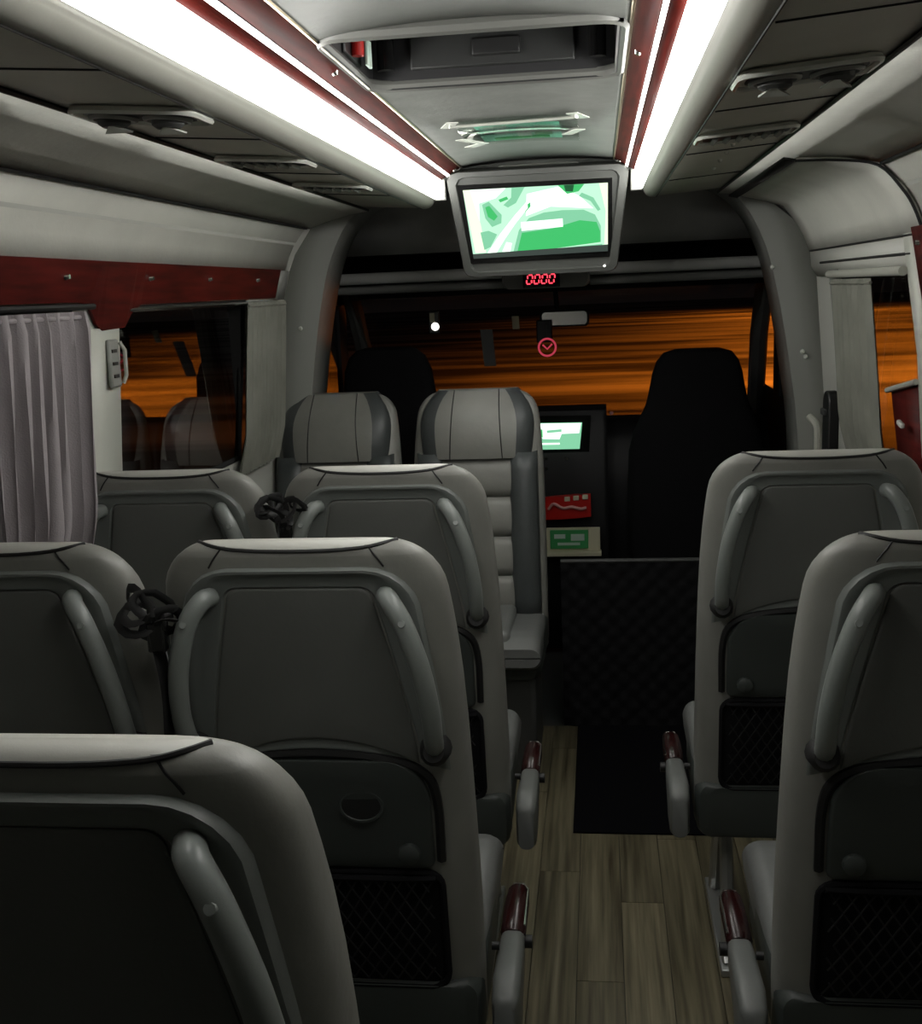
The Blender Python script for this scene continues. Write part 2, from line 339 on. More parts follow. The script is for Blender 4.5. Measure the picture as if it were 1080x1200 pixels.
# windows
def window(n, sx, ya, yb, za=1.17, zb=1.70, gm='glass_tint'):
    w = st(empty('window_%d' % n, (sx*0.985, (ya+yb)/2, za)))
    def L(y, z, dx=0): return (sx*(xw(z)+dx)-w.location.x, y-w.location.y, z-za)
    zs = [za, 1.25, 1.45, zb]
    px_ = sx*1.032-w.location.x; W0 = w.location.y
    MB().add([(px_, ya-0.01-W0, -0.01), (px_, yb+0.01-W0, -0.01), (px_, yb+0.01-W0, zb-za+0.01), (px_, ya-0.01-W0, zb-za+0.01)], [(0, 1, 2, 3)]).build('pane', gm, w, smooth=False)
    m = MB(); out_ = [(px_, ya-W0, 0), (px_, yb-W0, 0), (px_, yb-W0, zb-za), (px_, ya-W0, zb-za)]
    inn_ = [L(ya, za), L(yb, za), L(yb, zb), L(ya, zb)]
    m.loft([out_, inn_], caps=False).build('reveal', 'rubber', w, smooth=False)
    pts = [L(ya, za, 0.012), L(yb, za, 0.012), L(yb, zb, 0.012), L(ya, zb, 0.012)]
    MB().tube(pts, 0.014, 6, closed=True).build('seal', 'rubber', w)
    return w
window(1, -1, 2.62, 3.66); window(2, -1, 0.7, 2.40); w3 = window(3, 1, 2.84, 3.72); window(4, 1, 0.6, 2.4)
# ------------------------------------------------------------------ cab arch, headliner, cab shell
OUT = [(1.06, 0), (1.05, 1.0), (1.02, 1.4), (0.965, 1.75), (0.90, 1.92), (0.80, 2.03), (0.66, 2.10), (0.45, 2.15), (0.2, 2.16), (0, 2.16)]
INN = [(0.93, 0), (0.925, 1.0), (0.885, 1.4), (0.825, 1.72), (0.77, 1.88), (0.70, 1.985), (0.60, 2.045), (0.42, 2.08), (0.2, 2.09), (0, 2.09)]
def full(h): return [(-x, z) for x, z in h]+[(x, z) for x, z in h[::-1][1:]]
def spline2(h): return [(p.x, p.y) for p in smooth_path([(x, z, 0) for x, z in full(h)], 4)]
fo, fi = spline2(OUT), spline2(INN)
mid = [((a[0]*0.35+b[0]*0.65), (a[1]*0.35+b[1]*0.65)) for a, b in zip(fo, fi)]
m = MB().loft([[(x, 4.13, z) for x, z in fo], [(x, 4.14, z) for x, z in mid], [(x, 4.165, z) for x, z in fi], [(x, 4.20, z) for x, z in fi], [(x*0.992, 4.38, z*0.996) for x, z in fi]], closed=False)
arch = st(m.build('trim_5', 'plastic', solid=0.004))
for (px, py) in ((905, 313), (940, 412), (944, 418), (352, 385)):
    p = aty(px, py, 4.13); MB().tube([p, p+Vector((0, -0.006, 0))], [0.009, 0.005], 8).build('screw', 'tape', arch)
# grab bar at the foot of the right pillar
g = empty('pillar_grab_bar', (0.99, 4.0, 0.95)); tag(g, 'pale grab bar on the pillar behind the driver seat', 'grab bar')
A = [aty(948, 488, 4.07), aty(957, 500, 4.03), aty(958, 530, 4.02), aty(960, 570, 4.03), aty(955, 585, 4.08)]
MB().tube(smooth_path([p-g.location for p in A], 5), 0.013, 8).build('bar', 'cove', g)
hd = st(empty('trim_6', (0, 4.4, 1.7)))
def xstrip(prof, x0, x1, name, m, solid=0.006, par=hd):
    o = par.location
    return MB().sheet([(x0-o.x, y-o.y, z-o.z) for y, z in prof], [(x1-o.x, y-o.y, z-o.z) for y, z in prof]).build(name, m, par, solid=solid)
xstrip([(4.30, 2.12), (4.40, 2.08), (4.50, 2.01), (4.57, 1.93), (4.60, 1.86)], -0.93, 0.93, 'header_panel', 'header')
xstrip([(4.60, 1.86), (4.85, 1.86), (4.85, 1.795), (4.60, 1.785)], -0.93, 0.93, 'shelf_recess', 'cab_black')
for a, b in ((-0.92, -0.17), (0.17, 0.92)):
    ps = rrect(4.53-4.4, 4.63-4.4, 1.745-1.7, 1.79-1.7, 0.018)
    MB().prism([(a, y, z) for y, z in ps], (b-a, 0, 0)).build('shelf_lip', 'header', hd)
    ps = rrect(4.60-4.4, 4.68-4.4, 1.705-1.7, 1.742-1.7, 0.016)
    MB().prism([(a, y, z) for y, z in ps], (b-a, 0, 0)).build('visor', 'cab', hd)
xstrip([(4.62, 1.74), (5.0, 1.735), (5.20, 1.70)], -0.93, 0.93, 'headliner', 'cab_black')
# cab side walls and doors
for sx, side, n in ((-1, 'left', 5), (1, 'right', 6)):
    dw = st(empty('door_%d' % (1 if sx < 0 else 2), (sx*1.0, 4.8, 0)))
    m = MB()
    for (a, b, c, e) in ((4.2, 5.9, 0, 1.18), (4.2, 4.52, 1.18, 1.75), (5.15, 5.3, 1.18, 1.75), (4.2, 5.3, 1.66, 1.78)):
        m.span(0, 0.03*sx, a-4.8, b-4.8, c, e)
    m.build('door_panel', 'cab_black', dw, smooth=False)
    MB().span(0.012*sx, 0.016*sx, 4.52-4.8, 5.15-4.8, 1.18, 1.66).build('pane', 'glass_dark', dw, smooth=False)
    MB().tube([(-0.06*sx, 0.32, 1.75), (-0.05*sx, 0.62, 1.45), (-0.02*sx, 0.95, 1.05)], 0.042, 8).build('pillar', 'cab', dw)
ws = st(empty('window_5', (0, 5.5, 1.1)))
rows = []
for k in range(7):
    t = k/6; rows.append([(x/8*0.93, 5.20+0.75*(1-t)-0.10*(x/8)**2-5.5, 1.02+0.68*t-1.1) for x in range(-8, 9)])
MB().loft(rows, closed=False).build('pane', 'glass', ws, solid=0.005)
MB().tube([(-0.93, 5.08-5.5, 0.60), (-0.5, 5.16-5.5, 0.60), (0.5, 5.16-5.5, 0.60), (0.93, 5.08-5.5, 0.60)], 0.02, 6).build('seal', 'rubber', ws)
# ------------------------------------------------------------------ outside
st(MB().add([(-120, -60, -0.75), (120, -60, -0.75), (120, 160, -0.75), (-120, 160, -0.75)], [(0, 1, 2, 3)]).build('ground', 'asphalt', smooth=False))
# ------------------------------------------------------------------ passenger seats
# local axes: +Y is the way the sitter faces, origin on the floor below the top rear edge of the backrest
ZT = 1.33
def yr(z): return 0.135*(ZT-z)/0.96                       # rear face of the backrest
HW = [(0.38, 0.250), (0.60, 0.252), (0.85, 0.250), (1.05, 0.246), (1.18, 0.238), (1.26, 0.229), (1.33, 0.222)]
def hw(z):
    w = lerp(z, HW); rc = 0.085
    if z > ZT-rc: w = w-rc+math.sqrt(max(0, rc*rc-(z-(ZT-rc))**2))
    return w
def th(z):
    t = lerp(z, [(0.38, 0.13), (0.7, 0.14), (1.05, 0.13), (1.15, 0.118), (1.24, 0.098), (1.30, 0.074), (1.33, 0.058)])
    return t
def ti(z): return 0.026-math.sqrt(max(0, 0.026**2-max(0, z-(ZT-0.026))**2))       # the top edge rolls over
def back_section(z, inset=0.0, n=40, grow=0.0):
    inset += ti(z)
    w, t = hw(z)+grow-inset+ti(z), th(z)-2*inset; yc = yr(z)+th(z)/2; out = []
    for k in range(n):
        a = 2*math.pi*k/n; c, s_ = math.cos(a), math.sin(a); e = 2/5.5
        ex = math.copysign(abs(c)**e, c); ey = math.copysign(abs(s_)**(2/3.2), s_)
        # wrap corners: the rear face stays broad, rounding into the flanks
        out.append(Vector((w*ex, yc+t/2*ey, z)))
    return out
def surf(x, z, off=0.0):                                   # point on the rear face, pushed out by off
    w = max(hw(z), 0.05); k = min(1, abs(x)/w); e = (1-k**5.5)**(1/3.2) if k < 1 else 0
    yc = yr(z)+th(z)/2
    return Vector((x, yc-(th(z)/2-ti(z))*e-off, z))
def plate(outline, depth, base=0.0, bev=0.0):              # outline (x,z) laid on the rear face: outer wall + top
    m = MB(); n = len(outline); cx = sum(p[0] for p in outline)/n; cz = sum(p[1] for p in outline)/n
    def ins(k, o): return [surf(cx+(x-cx)*k, cz+(z-cz)*k, o) for x, z in outline]
    rings = [ins(1.0, base-0.01), ins(1.0, base+depth*0.6), ins(0.985, base+depth*0.92), ins(0.965, base+depth), ins(0.7, base+depth), ins(0.35, base+depth), ins(0.05, base+depth)]
    return m.loft(rings)
def rim(outer, inner, depth):
    m = MB(); k = [0, 0.04, 0.10, 0.22, 0.36, 0.55, 0.9, 1.0]; dz = [-0.006, 0.6*depth, depth, depth, depth*0.6, depth*0.35, depth*0.3, -0.004]
    def fz(z): return lerp(z, [(0.95, 0.0), (1.06, 1.0)])
    rings = [[surf(a[0]+(b[0]-a[0])*t, a[1]+(b[1]-a[1])*t, o*fz(a[1]) if o > 0 else o) for a, b in zip(outer, inner)] for t, o in zip(k, dz)]
    return m.loft(rings, caps=False)
def panel_outline(w0, w1, z0, z1, rad, arch, n=6):          # top half-width w0 (z1), bottom half-width w1 (z0), arched bottom edge
    pts = []
    for k in range(13):                                     # bottom, left to right
        t = k/12*2-1; pts.append((w1*t, z0+arch*(1-t*t)))
    for k in range(1, 6): pts.append((w1+(w0-w1)*(k/6)**1.3, z0+(z1-rad-z0)*k/6))
    for k in range(n+1):
        a = math.radians(90*k/n); pts.append((w0-rad+rad*math.cos(a), z1-rad+rad*math.sin(a)))
    for k in range(1, 8): pts.append(((w0-rad)*(1-2*k/8), z1))
    for k in range(n+1):
        a = math.radians(90+90*k/n); pts.append((-w0+rad+rad*math.cos(a), z1-rad+rad*math.sin(a)))
    for k in range(5, 0, -1): pts.append((-(w1+(w0-w1)*(k/6)**1.3), z0+(z1-rad-z0)*k/6))
    return pts
def make_seat(side, cup, arm=True, skirt=False):
    s = empty('passenger_seat')
    zs = [0.38, 0.42, 0.5, 0.6, 0.7, 0.8, 0.9, 1.0, 1.08, 1.15, 1.2, 1.24]+[ZT-0.085+0.085*math.sin(math.radians(a)) for a in (10, 22, 34, 46, 58, 68, 77)]
    zs += [1.3, 1.308, 1.315, 1.321, 1.326, 1.329]; zs.sort()
    rings = [back_section(z) for z in zs]
    rings += [back_section(ZT+0.0005, 0.004)]
    bk = MB().loft(rings).build('backrest', ['leather', 'leather_top_lit'], s)
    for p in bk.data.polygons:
        if p.center.z > lerp(abs(p.center.x), [(0, 1.3165), (0.06, 1.3175), (0.11, 1.3212), (0.14, 1.3262), (0.16, 1.3290), (0.17, 1.34)]): p.material_index = 1  # upward faces take the painted lit tone
    # black piping along the top edge
    tz = [(-0.160, 1.3280), (-0.140, 1.3255), (-0.11, 1.3205), (-0.06, 1.3170), (0, 1.3160), (0.06, 1.3170), (0.11, 1.3205), (0.140, 1.3255), (0.160, 1.3280)]
    MB().tube(smooth_path([surf(x, z, 0.001) for x, z in tz], 3), 0.0030, 6).build('piping', 'black', s)
    for k in (-1, 1):
        MB().tube([surf(k*x, z, 0.0008) for x, z in ((0.118, 1.3205), (0.126, 1.310), (0.133, 1.301), (0.140, 1.290))], 0.0016, 5).build('seam', 'black', s)
    # moulded rear shell: rim, inset and two grab handles
    A = panel_outline(0.196, 0.223, 0.925, 1.290, 0.085, 0.045); B = panel_outline(0.118, 0.172, 0.945, 1.255, 0.022, 0.045)
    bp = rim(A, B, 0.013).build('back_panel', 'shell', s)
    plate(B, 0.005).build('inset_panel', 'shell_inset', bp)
    for k in (-1, 1):
        P = [surf(k*0.140, 1.243, 0.004), surf(k*0.150, 1.240, 0.028), surf(k*0.172, 1.205, 0.046), surf(k*0.193, 1.135, 0.055), surf(k*0.203, 1.06, 0.052), surf(k*0.203, 1.00, 0.038), surf(k*0.200, 0.975, 0.012), surf(k*0.199, 0.968, -0.002)]
        P = smooth_path(P, 5); n = len(P)
        gh = MB().tube(P, [0.0165-0.002*abs(i/n-0.45) for i in range(n)], 12).build('grab_handle', 'handle', s)
        c = surf(k*0.200, 0.972, 0.0)
        MB().tube([c, c+Vector((0, -0.022, 0)), c+Vector((0, -0.032, 0.004))], [0.027, 0.024, 0.017], 14).build('handle_foot', 'rubber', gh)
        c = surf(k*0.172, 1.205, 0.046)
        MB().tube([c+Vector((0, -0.010, 0.004)), c+Vector((0, -0.0160, 0.0065))], [0.008, 0.0055], 10).build('screw_cover', 'handle', gh)
    # black gap, fold-down tray, latch, cup recess
    MB().tube(smooth_path([surf(x, z, 0.001) for x, z in ((-0.196, 0.755), (-0.196, 0.87), (-0.178, 0.925), (-0.12, 0.952), (0, 0.963), (0.12, 0.952), (0.178, 0.925), (0.196, 0.87), (0.196, 0.755))], 5), 0.0085, 6).build('tray_gasket', 'black', s)
    C = rrect(-0.185, 0.185, 0.745, 0.945, [0.012, 0.012, 0.07, 0.07], 6)
    C = [(x, z+0.012*(1-(x/0.185)**2)*(1 if z > 0.85 else 0)) for x, z in C]
    tr = plate(C, 0.012).build('tray', 'shell_low_shaded', s)
    c = surf(side*0.145, 0.778, 0.010)
    MB().tube([c, c+Vector((0, -0.012, 0)), c+Vector((0, -0.016, 0))], [0.019, 0.018, 0.012], 14).build('latch', 'shell_low_shaded', tr)
    if cup:
        c = surf(0.070, 0.868, 0.0125); ring = [c+Vector((0.036*math.cos(a), 0, 0.027*math.sin(a))) for a in [2*math.pi*k/24 for k in range(24)]]
        MB().tube(ring, 0.0035, 6, ref=(0, 1, 0), closed=True).build('cup_ring', 'shell_low_shaded', tr)
        MB().prism(ring, (0, -0.0012, 0)).build('cup_recess', 'black', tr)
    # net pocket
    NZ0, NZ1 = 0.515, 0.725
    plate(rrect(-0.19, 0.19, NZ0-0.012, NZ1+0.004, 0.02), 0.003).build('pocket_back', 'black_cloth', s)
    m = MB(); stp = 0.026
    for q in range(-16, 17):
        for dr in (-1, 1):
            seg = []
            for k in range(9):
                z = NZ0+(NZ1-NZ0)*k/8; x = q*stp+dr*(z-NZ0)*0.62
                if abs(x) < 0.183: seg.append(surf(x, z, 0.011+0.006*math.sin(math.pi*k/8)))
            if len(seg) > 1: m.tube(seg, 0.0018, 4)
    npk = m.build('net_pocket', 'net', s)
    MB().tube([surf(-0.185+0.37*k/8, NZ1, 0.012) for k in range(9)], 0.006, 6).build('elastic', 'black_cloth', npk)
    MB().tube([surf(x, z, 0.006) for x, z in rrect(-0.195, 0.195, NZ0-0.02, NZ1+0.01, 0.03)], 0.006, 6, closed=True).build('pocket_frame', 'black_cloth', s)
    # front face: headrest, bolsters and stitched centre panels
    def front(x, z, off): return Vector((x, yr(z)+th(z)+off, z))
    rings = []; hz0, hh_ = (1.09, 0.246) if skirt else (1.105, 0.192)
    for t in range(11):
        z = hz0+hh_*t/10; wv = 0.216*(0.95+0.05*math.sin(math.pi*t/10))*(1, 1, 1, 1, 1, 1, 0.99, 0.965, 0.92, 0.85, 0.74)[t]
        dp = (0.03+0.026*math.sin(math.pi*(t+0.5)/11))*(0.75 if t == 10 else 0.92 if t == 9 else 1)
        rings.append([front(wv*math.cos(a), z, -0.05+(dp+0.05)*(math.sin(a)**0.5)*(1.0+0.16*abs(math.cos(a))**2)) for a in [math.pi*k/24 for k in range(25)]])
    hm_ = MB().loft(rings, closed=False)
    if skirt:
        hm_.mi = [1 if (q % 24 < 6 or q % 24 >= 18) else 0 for q in range(len(hm_.f))]; hm_.add(rings[-1], [tuple(range(25))])
    hdr = hm_.build('headrest', ['leather', 'leather_dark'], s)
    for k in (-1, 1):
        pts = []
        for t in range(11):
            x_ = 0.098-0.014*t/10; wv = 0.216*(0.95+0.05*math.sin(math.pi*t/10))*(1, 1, 1, 1, 1, 1, 0.99, 0.965, 0.92, 0.85, 0.74)[t]; ca = min(0.99, x_/wv)
            dp = (0.03+0.026*math.sin(math.pi*(t+0.5)/11))*(0.75 if t == 10 else 0.92 if t == 9 else 1)
            pts.append(front(k*x_, hz0+hh_*t/10, -0.05+(dp+0.05)*(math.sqrt(1-ca*ca)**0.5)*(1+0.16*ca*ca)-0.0005))
        MB().tube(pts, 0.0022, 5).build('seam', 'black', hdr)
        rings = []
        for t in range(10):
            z = 0.50+0.61*t/9; bw = 0.054; xc = k*(0.178-0.006*t/9); bd = 0.045*(0.6+0.4*math.sin(math.pi*(t+1)/11))
            rings.append([front(xc+bw*math.cos(a), z, -0.02+(bd+0.02)*max(0, math.sin(a))**0.6) for a in [math.pi*q/10 for q in range(11)]])
        MB().loft(rings, closed=False).build('bolster', 'leather_dark', s, solid=-0.01)
    for t in range(4):
        z0 = 0.515+0.145*t; m = MB(); rings = []
        for q in range(6):
            z = z0+0.141*q/5; o = 0.012+0.013*math.sin(math.pi*q/5)**0.5
            rings.append([front(x/6*0.138, z, o*(1-0.15*(x/6)**4)) for x in range(-6, 7)])
        m.loft(rings, closed=False).build('centre_panel', 'leather', s, solid=-0.008)
    # cushion, shroud, legs
    y0 = yr(0.45)
    m = MB(); rings = []
    for q in range(11):
        t = q/10; y = y0+0.10+0.43*t; zz = 0.515+0.03*t-(0.04 if q == 10 else 0.012 if q == 9 else 0); zb = 0.40+0.02*t+(0.02 if q == 10 else 0)
        rings.append([(x, y, z) for x, z in [(a, b) for a, b in rrect(-0.245, 0.245, zb, zz, 0.035)]])
    cu = m.loft(rings).build('cushion', 'leather_mid', s)
    MB().span(-0.14, 0.14, y0+0.14, y0+0.50, 0.5, 0.556).build('cushion_panel', 'leather_mid', cu, bevel=0.02, seg=3)
    m = MB(); rings = []
    for q, (y, sc) in enumerate(((-0.015, 0.9), (-0.008, 0.97), (0.01, 1), (0.12, 1), (0.42, 0.97), (0.46, 0.9))):
        rings.append([(x*sc, y0+y, 0.435+(z-0.435)*sc) for x, z in rrect(-0.25, 0.25, 0.365, 0.505, 0.03)])
    m.loft(rings).build('base_shroud', 'shell_low_shaded', s)
    for k in (-1, 1):
        m = MB(); x = k*0.17
        m.tube([(x, y0+0.10, 0.37), (x, y0+0.02, 0.03), (x, y0+0.0, 0.015)], 0.017, 8)
        m.build('leg', 'metal', s)
        MB().tube([(x, y0+0.22, 0.37), (x, y0+0.36, 0.03), (x, y0+0.38, 0.015)], 0.017, 8).build('leg', 'metal', s)
        MB().span(x-0.022, x+0.022, y0-0.03, y0+0.42, 0.0, 0.02).build('floor_rail', 'metal', s, bevel=0.003)
    if arm:
        x = side*0.291
        rings = []
        for yy, zc, hh, wv in ((-0.02, 0.42, 0.050, 0.018), (-0.005, 0.425, 0.055, 0.024), (0.04, 0.440, 0.054, 0.026), (0.10, 0.452, 0.038, 0.025), (0.16, 0.460, 0.028, 0.024), (0.20, 0.464, 0.022, 0.021)):
            rings.append([(x+a_, y0+yy, zc+b_) for a_, b_ in rrect(-wv, wv, -hh, hh, 0.014, 3)])
        ar = MB().loft(rings).build('armrest', 'arm_grey', s, ang=60)
        rings = []
        for yy, wv, hv in ((0.185, 0.020, 0.014), (0.195, 0.025, 0.022), (0.30, 0.025, 0.021), (0.345, 0.022, 0.018), (0.365, 0.013, 0.010)):
            rings.append([(x+wv*math.cos(a_), y0+yy, 0.476+hv*math.sin(a_)) for a_ in [2*math.pi*k/14 for k in range(14)]])
        cap = MB().loft(rings).build('armrest_cap', 'wood_dark', ar)
        MB().tube([(x+side*0.022, y0+0.20, 0.490), (x+side*0.021, y0+0.33, 0.489), (x+side*0.012, y0+0.352, 0.489), (x-side*0.012, y0+0.352, 0.489)], 0.0026, 6).build('chrome_trim', 'chrome', cap)
        MB().tube([(x-side*0.034, y0+0.12, 0.495), (x-side*0.020, y0+0.12, 0.495)], 0.008, 10).build('pivot', 'black', ar)
        MB().tube([(x+side*0.018, y0+0.20, 0.455), (x+side*0.036, y0+0.20, 0.455)], 0.013, 10).build('recline_knob', 'black', ar)
    if skirt:
        MB().span(-0.22, 0.24, y0+0.03, y0+0.44, 0.0, 0.39).build('skirt', 'plastic_dark', s, bevel=0.02)
    return s
G = 'grey leather seats facing the windscreen'
pa = make_seat(1, True); pw_ = make_seat(1, False, arm=False); pr = make_seat(-1, False)
def put(proto, x, y, label, group, rz=0, first=False):
    o = proto if first else copy_tree(proto)
    o.location = (x, y, 0); o.rotation_euler = (0, 0, rz); tag(o, label, 'seat', group); return o
put(pa, -0.275, 1.627, 'grey leather aisle seat whose rear tray has a round cup recess', G, first=True)
put(pa, -0.297, 0.838, 'rearmost grey leather seat with dark rear panel, directly behind the seat with the cup recess', G)
put(pa, -0.285, 2.365, 'grey leather aisle seat just behind the pair facing backwards', G)
put(pw_, -0.786, 1.627, 'grey leather window seat beside the gathered pinkish grey curtain', G, first=True)
put(pw_, -0.792, 2.365, 'grey leather window seat under the window with the orange glow', G)
put(pr, 0.735, 1.622, 'grey leather single seat with red armrest cap, beside the bare wood floor', G, first=True)
put(pr, 0.668, 2.440, 'grey leather single seat beside the black floor mat, behind the driver', G)
pf = make_seat(-1, False, arm=False, skirt=True)
GF = 'grey leather seats facing backwards'
put(pf, -0.258, 4.235, 'grey leather seat facing backwards, next to the black quilted divider', GF, math.pi, True)
put(pf, -0.800, 4.235, 'grey leather seat facing backwards, next to the side window curtain', GF, math.pi)
# seat belts bunched between the seats
def belt(loc, label, seed, sc=1.0):
    rnd = random.Random(seed); b = empty('seat_belt', loc); tag(b, label, 'seat belt', 'black seat belts bunched between seats')
    for k in range(7):
        a = rnd.uniform(-0.045, 0.045); h = rnd.uniform(-0.02, 0.03); wv = rnd.uniform(0.018, 0.034); tl = rnd.uniform(-0.8, 0.8)
        pts = []
        for q in range(14):
            t = 2*math.pi*q/13; x_ = wv*math.cos(t); z_ = 0.6*wv*math.sin(t)
            pts.append((sc*(a+x_*math.cos(tl)-z_*math.sin(tl)), sc*(rnd.uniform(-0.004, 0.004)+0.02*math.sin(t+k)), sc*(h+x_*math.sin(tl)+z_*math.cos(tl))))
        MB().tube(pts, 0.0075*sc, 6, flat=0.35, ref=(0, 1, 0)).build('strap_loop', 'strap', b)
    MB().box((0.01*sc, -0.01, -0.03*sc), (0.03*sc, 0.018*sc, 0.05*sc)).build('buckle', 'black_gloss', b, bevel=0.004)
    MB().tube(smooth_path([(0, 0, -0.02), (0.008, 0.01, -0.12), (-0.004, 0.03, -0.28), (0.0, 0.06, -0.6)], 6), 0.022*sc, 8, flat=0.15, ref=(1, 0, 0)).build('webbing', 'strap', b)
belt(aty(178, 722, 1.605), 'black seat belt bunched between the two seats by the pinkish curtain', 3, 1.0)
belt(aty(330, 606, 2.345), 'black seat belt bunched between the two seats behind the backward-facing pair', 5, 0.95)
# ------------------------------------------------------------------ left wall dressing
m = MB()
def wall_strip(sx, pts_low, pts_high, proud, name, mt, parent, solid=0.006, smooth=True):      # strip between two rows of (y, z) lying on the wall
    return MB().loft([[(sx*(xw(z)-proud), y, z) for y, z in pts_low], [(sx*(xw(z)-proud), y, z) for y, z in pts_high]], closed=False).build(name, mt, parent, solid=solid, smooth=smooth)
low = [(Y0, 1.715), (2.40, 1.712), (2.46, 1.705), (2.50, 1.66), (2.53, 1.645), (2.66, 1.648), (2.70, 1.68), (2.76, 1.702), (3.4, 1.705), (3.97, 1.706)]
tb = st(wall_strip(-1, low, [(y, 1.803) for y, z in low], 0.012, 'trim_7', 'wood', None, solid=0.008, smooth=False))
MB().loft([[(-(xw(z)-0.016), y, z) for z in (1.70, 1.75, 1.80)] for y in (3.97, 4.07)], closed=False).build('end_block', 'plastic', tb, solid=0.008)
for y in (1.45, 1.9, 2.325, 2.79, 3.235, 3.709):
    MB().tube([(-xw(1.767)+0.012, y, 1.767), (-xw(1.767)+0.022, y, 1.767)], [0.008, 0.005], 10).build('screw', 'chrome', tb)
MB().tube([(-xw(1.69)+0.01, 2.66, 1.690), (-xw(1.69)+0.01, 4.0, 1.692)], 0.006, 8).build('curtain_rail', 'chrome', tb)
MB().tube([(-xw(1.70)+0.02, 0.6, 1.702), (-xw(1.70)+0.02, 2.47, 1.702)], 0.007, 8).build('curtain_rail', 'black', tb)
# pale pillar between the left windows, with a belt guide
zz = [1.10, 1.25, 1.45, 1.65]
pl = MB().loft([[(-(xw(z)-0.010), y, z) for z in zz] for y in (2.40, 2.63)], closed=False).build('pillar_panel', 'pillar_panel', wl, solid=0.008)
bg = empty('belt_guide', (-xw(1.565)+0.012, 2.575, 1.565)); tag(bg, 'small grey plastic belt guide on the pale window pillar', 'belt guide')
MB().box((0.006, 0, 0), (0.012, 0.055, 0.115)).build('plate', 'plastic', bg, bevel=0.005)
MB().tube([(0.014, 0.026, -0.05), (0.022, 0.03, -0.03), (0.024, 0.03, 0.03), (0.014, 0.026, 0.05)], 0.005, 8).build('loop', 'cove', bg)
for k in range(3): MB().box((0.013, -0.006, -0.03+0.03*k), (0.004, 0.025, 0.008)).build('slot', 'black', bg)
MB().box((-0.872, 4.085, 2.03), (0.045, 0.03, 0.06), Matrix.Rotation(0.7, 3, 'Y')).build('corner_clip', 'cove', wl, bevel=0.006)
def curtain(sx, ya, yb, za, zb, folds, amp, mt, label, proud=0.05, seed=1, pinch=0.0):
    rnd = random.Random(seed); c = empty('curtain', (sx*(xw(1.4)-proud), (ya+yb)/2, za)); n = folds*8; rows = []
    ph = [rnd.uniform(-0.5, 0.5) for _ in range(folds+1)]; am = [rnd.uniform(0.6, 1.3) for _ in range(folds+1)]
    for k in range(15):
        t = k/14; z = za+(zb-za)*t; row = []
        for q in range(n+1):
            f = q/n*folds; i = min(int(f), folds-1); fr = f-i
            a = am[i]*(1-fr)+am[i+1]*fr; pz = ph[i]*(1-fr)+ph[i+1]*fr
            A = amp*a*(0.55+0.45*(1-t)) * (0.55 if k == 14 else 1)
            y = ya+(yb-ya)*(q/n+0.25*pz/folds)
            y = (ya+yb)/2+(y-(ya+yb)/2)*(1-pinch*math.exp(-((t-0.93)/0.06)**2))
            row.append((sx*(xw(z)-proud)+sx*A*math.sin(2*math.pi*f+pz+0.6*math.sin(3*t+i))-c.location.x, y-c.location.y+0.35*A*math.cos(4*math.pi*f), z-za))
        rows.append(row)
    MB().loft(rows, closed=False).build('cloth', mt, c, ang=80)
    m = MB().tube([(sx*(xw(zb)-proud)-c.location.x, ya-c.location.y, zb-za-0.012), (sx*(xw(zb)-proud)-c.location.x, yb-c.location.y, zb-za-0.012)], 0.005, 8)
    m.build('heading', mt, c); tag(c, label, 'curtain', 'side window curtains'); return c
curtain(-1, 1.90, 2.345, 1.16, 1.692, 8, 0.030, 'curtain', 'pinkish grey pleated curtain beside the pale window pillar', 0.055, 3)
curtain(-1, 3.58, 4.02, 1.12, 1.695, 9, 0.010, 'curtain_olive', 'narrow grey curtain hanging at the cab end of the left window', 0.035, 5)
# ------------------------------------------------------------------ right wall: sliding-door side
PR = [(0.705, 1.994), (0.78, 1.976), (0.850, 1.953), (0.895, 1.895), (0.920, 1.852), (0.940, 1.80)]
def rear(t): return 2.95-0.27*(1-(1-min(1, t/0.75))**2.2)**0.9 if t < 0.75 else 2.68-0.01*(t-0.75)
m = MB(); rows = []
for i, (x, z) in enumerate(PR):
    t = i/(len(PR)-1); rows.append([(x-0.012, rear(t)+(4.06-rear(t))*k/10, z-0.010) for k in range(11)])
dp = st(m.loft(rows, closed=False).build('door_3', 'wall', solid=0.008))
edge = [rows[0][10], rows[0][0]]+[rw[0] for rw in rows[1:]]
MB().tube(smooth_path(edge[1:], 4), 0.0035, 6).build('joint', 'rubber', dp)
MB().tube([(0.9285, 2.68, 1.787), (0.9285, 4.05, 1.787)], 0.003, 6).build('joint', 'rubber', dp)
MB().loft([[(x, y, z) for x, z in ((0.660, 1.992), (0.690, 1.986))] for y in (2.93, 4.10)], closed=False).build('slot', 'black', dp, solid=0.006)
MB().tube([(0.952, 4.05, 1.76), (0.90, 4.06, 1.88), (0.80, 4.07, 1.965)], 0.004, 6).build('joint', 'rubber', dp)
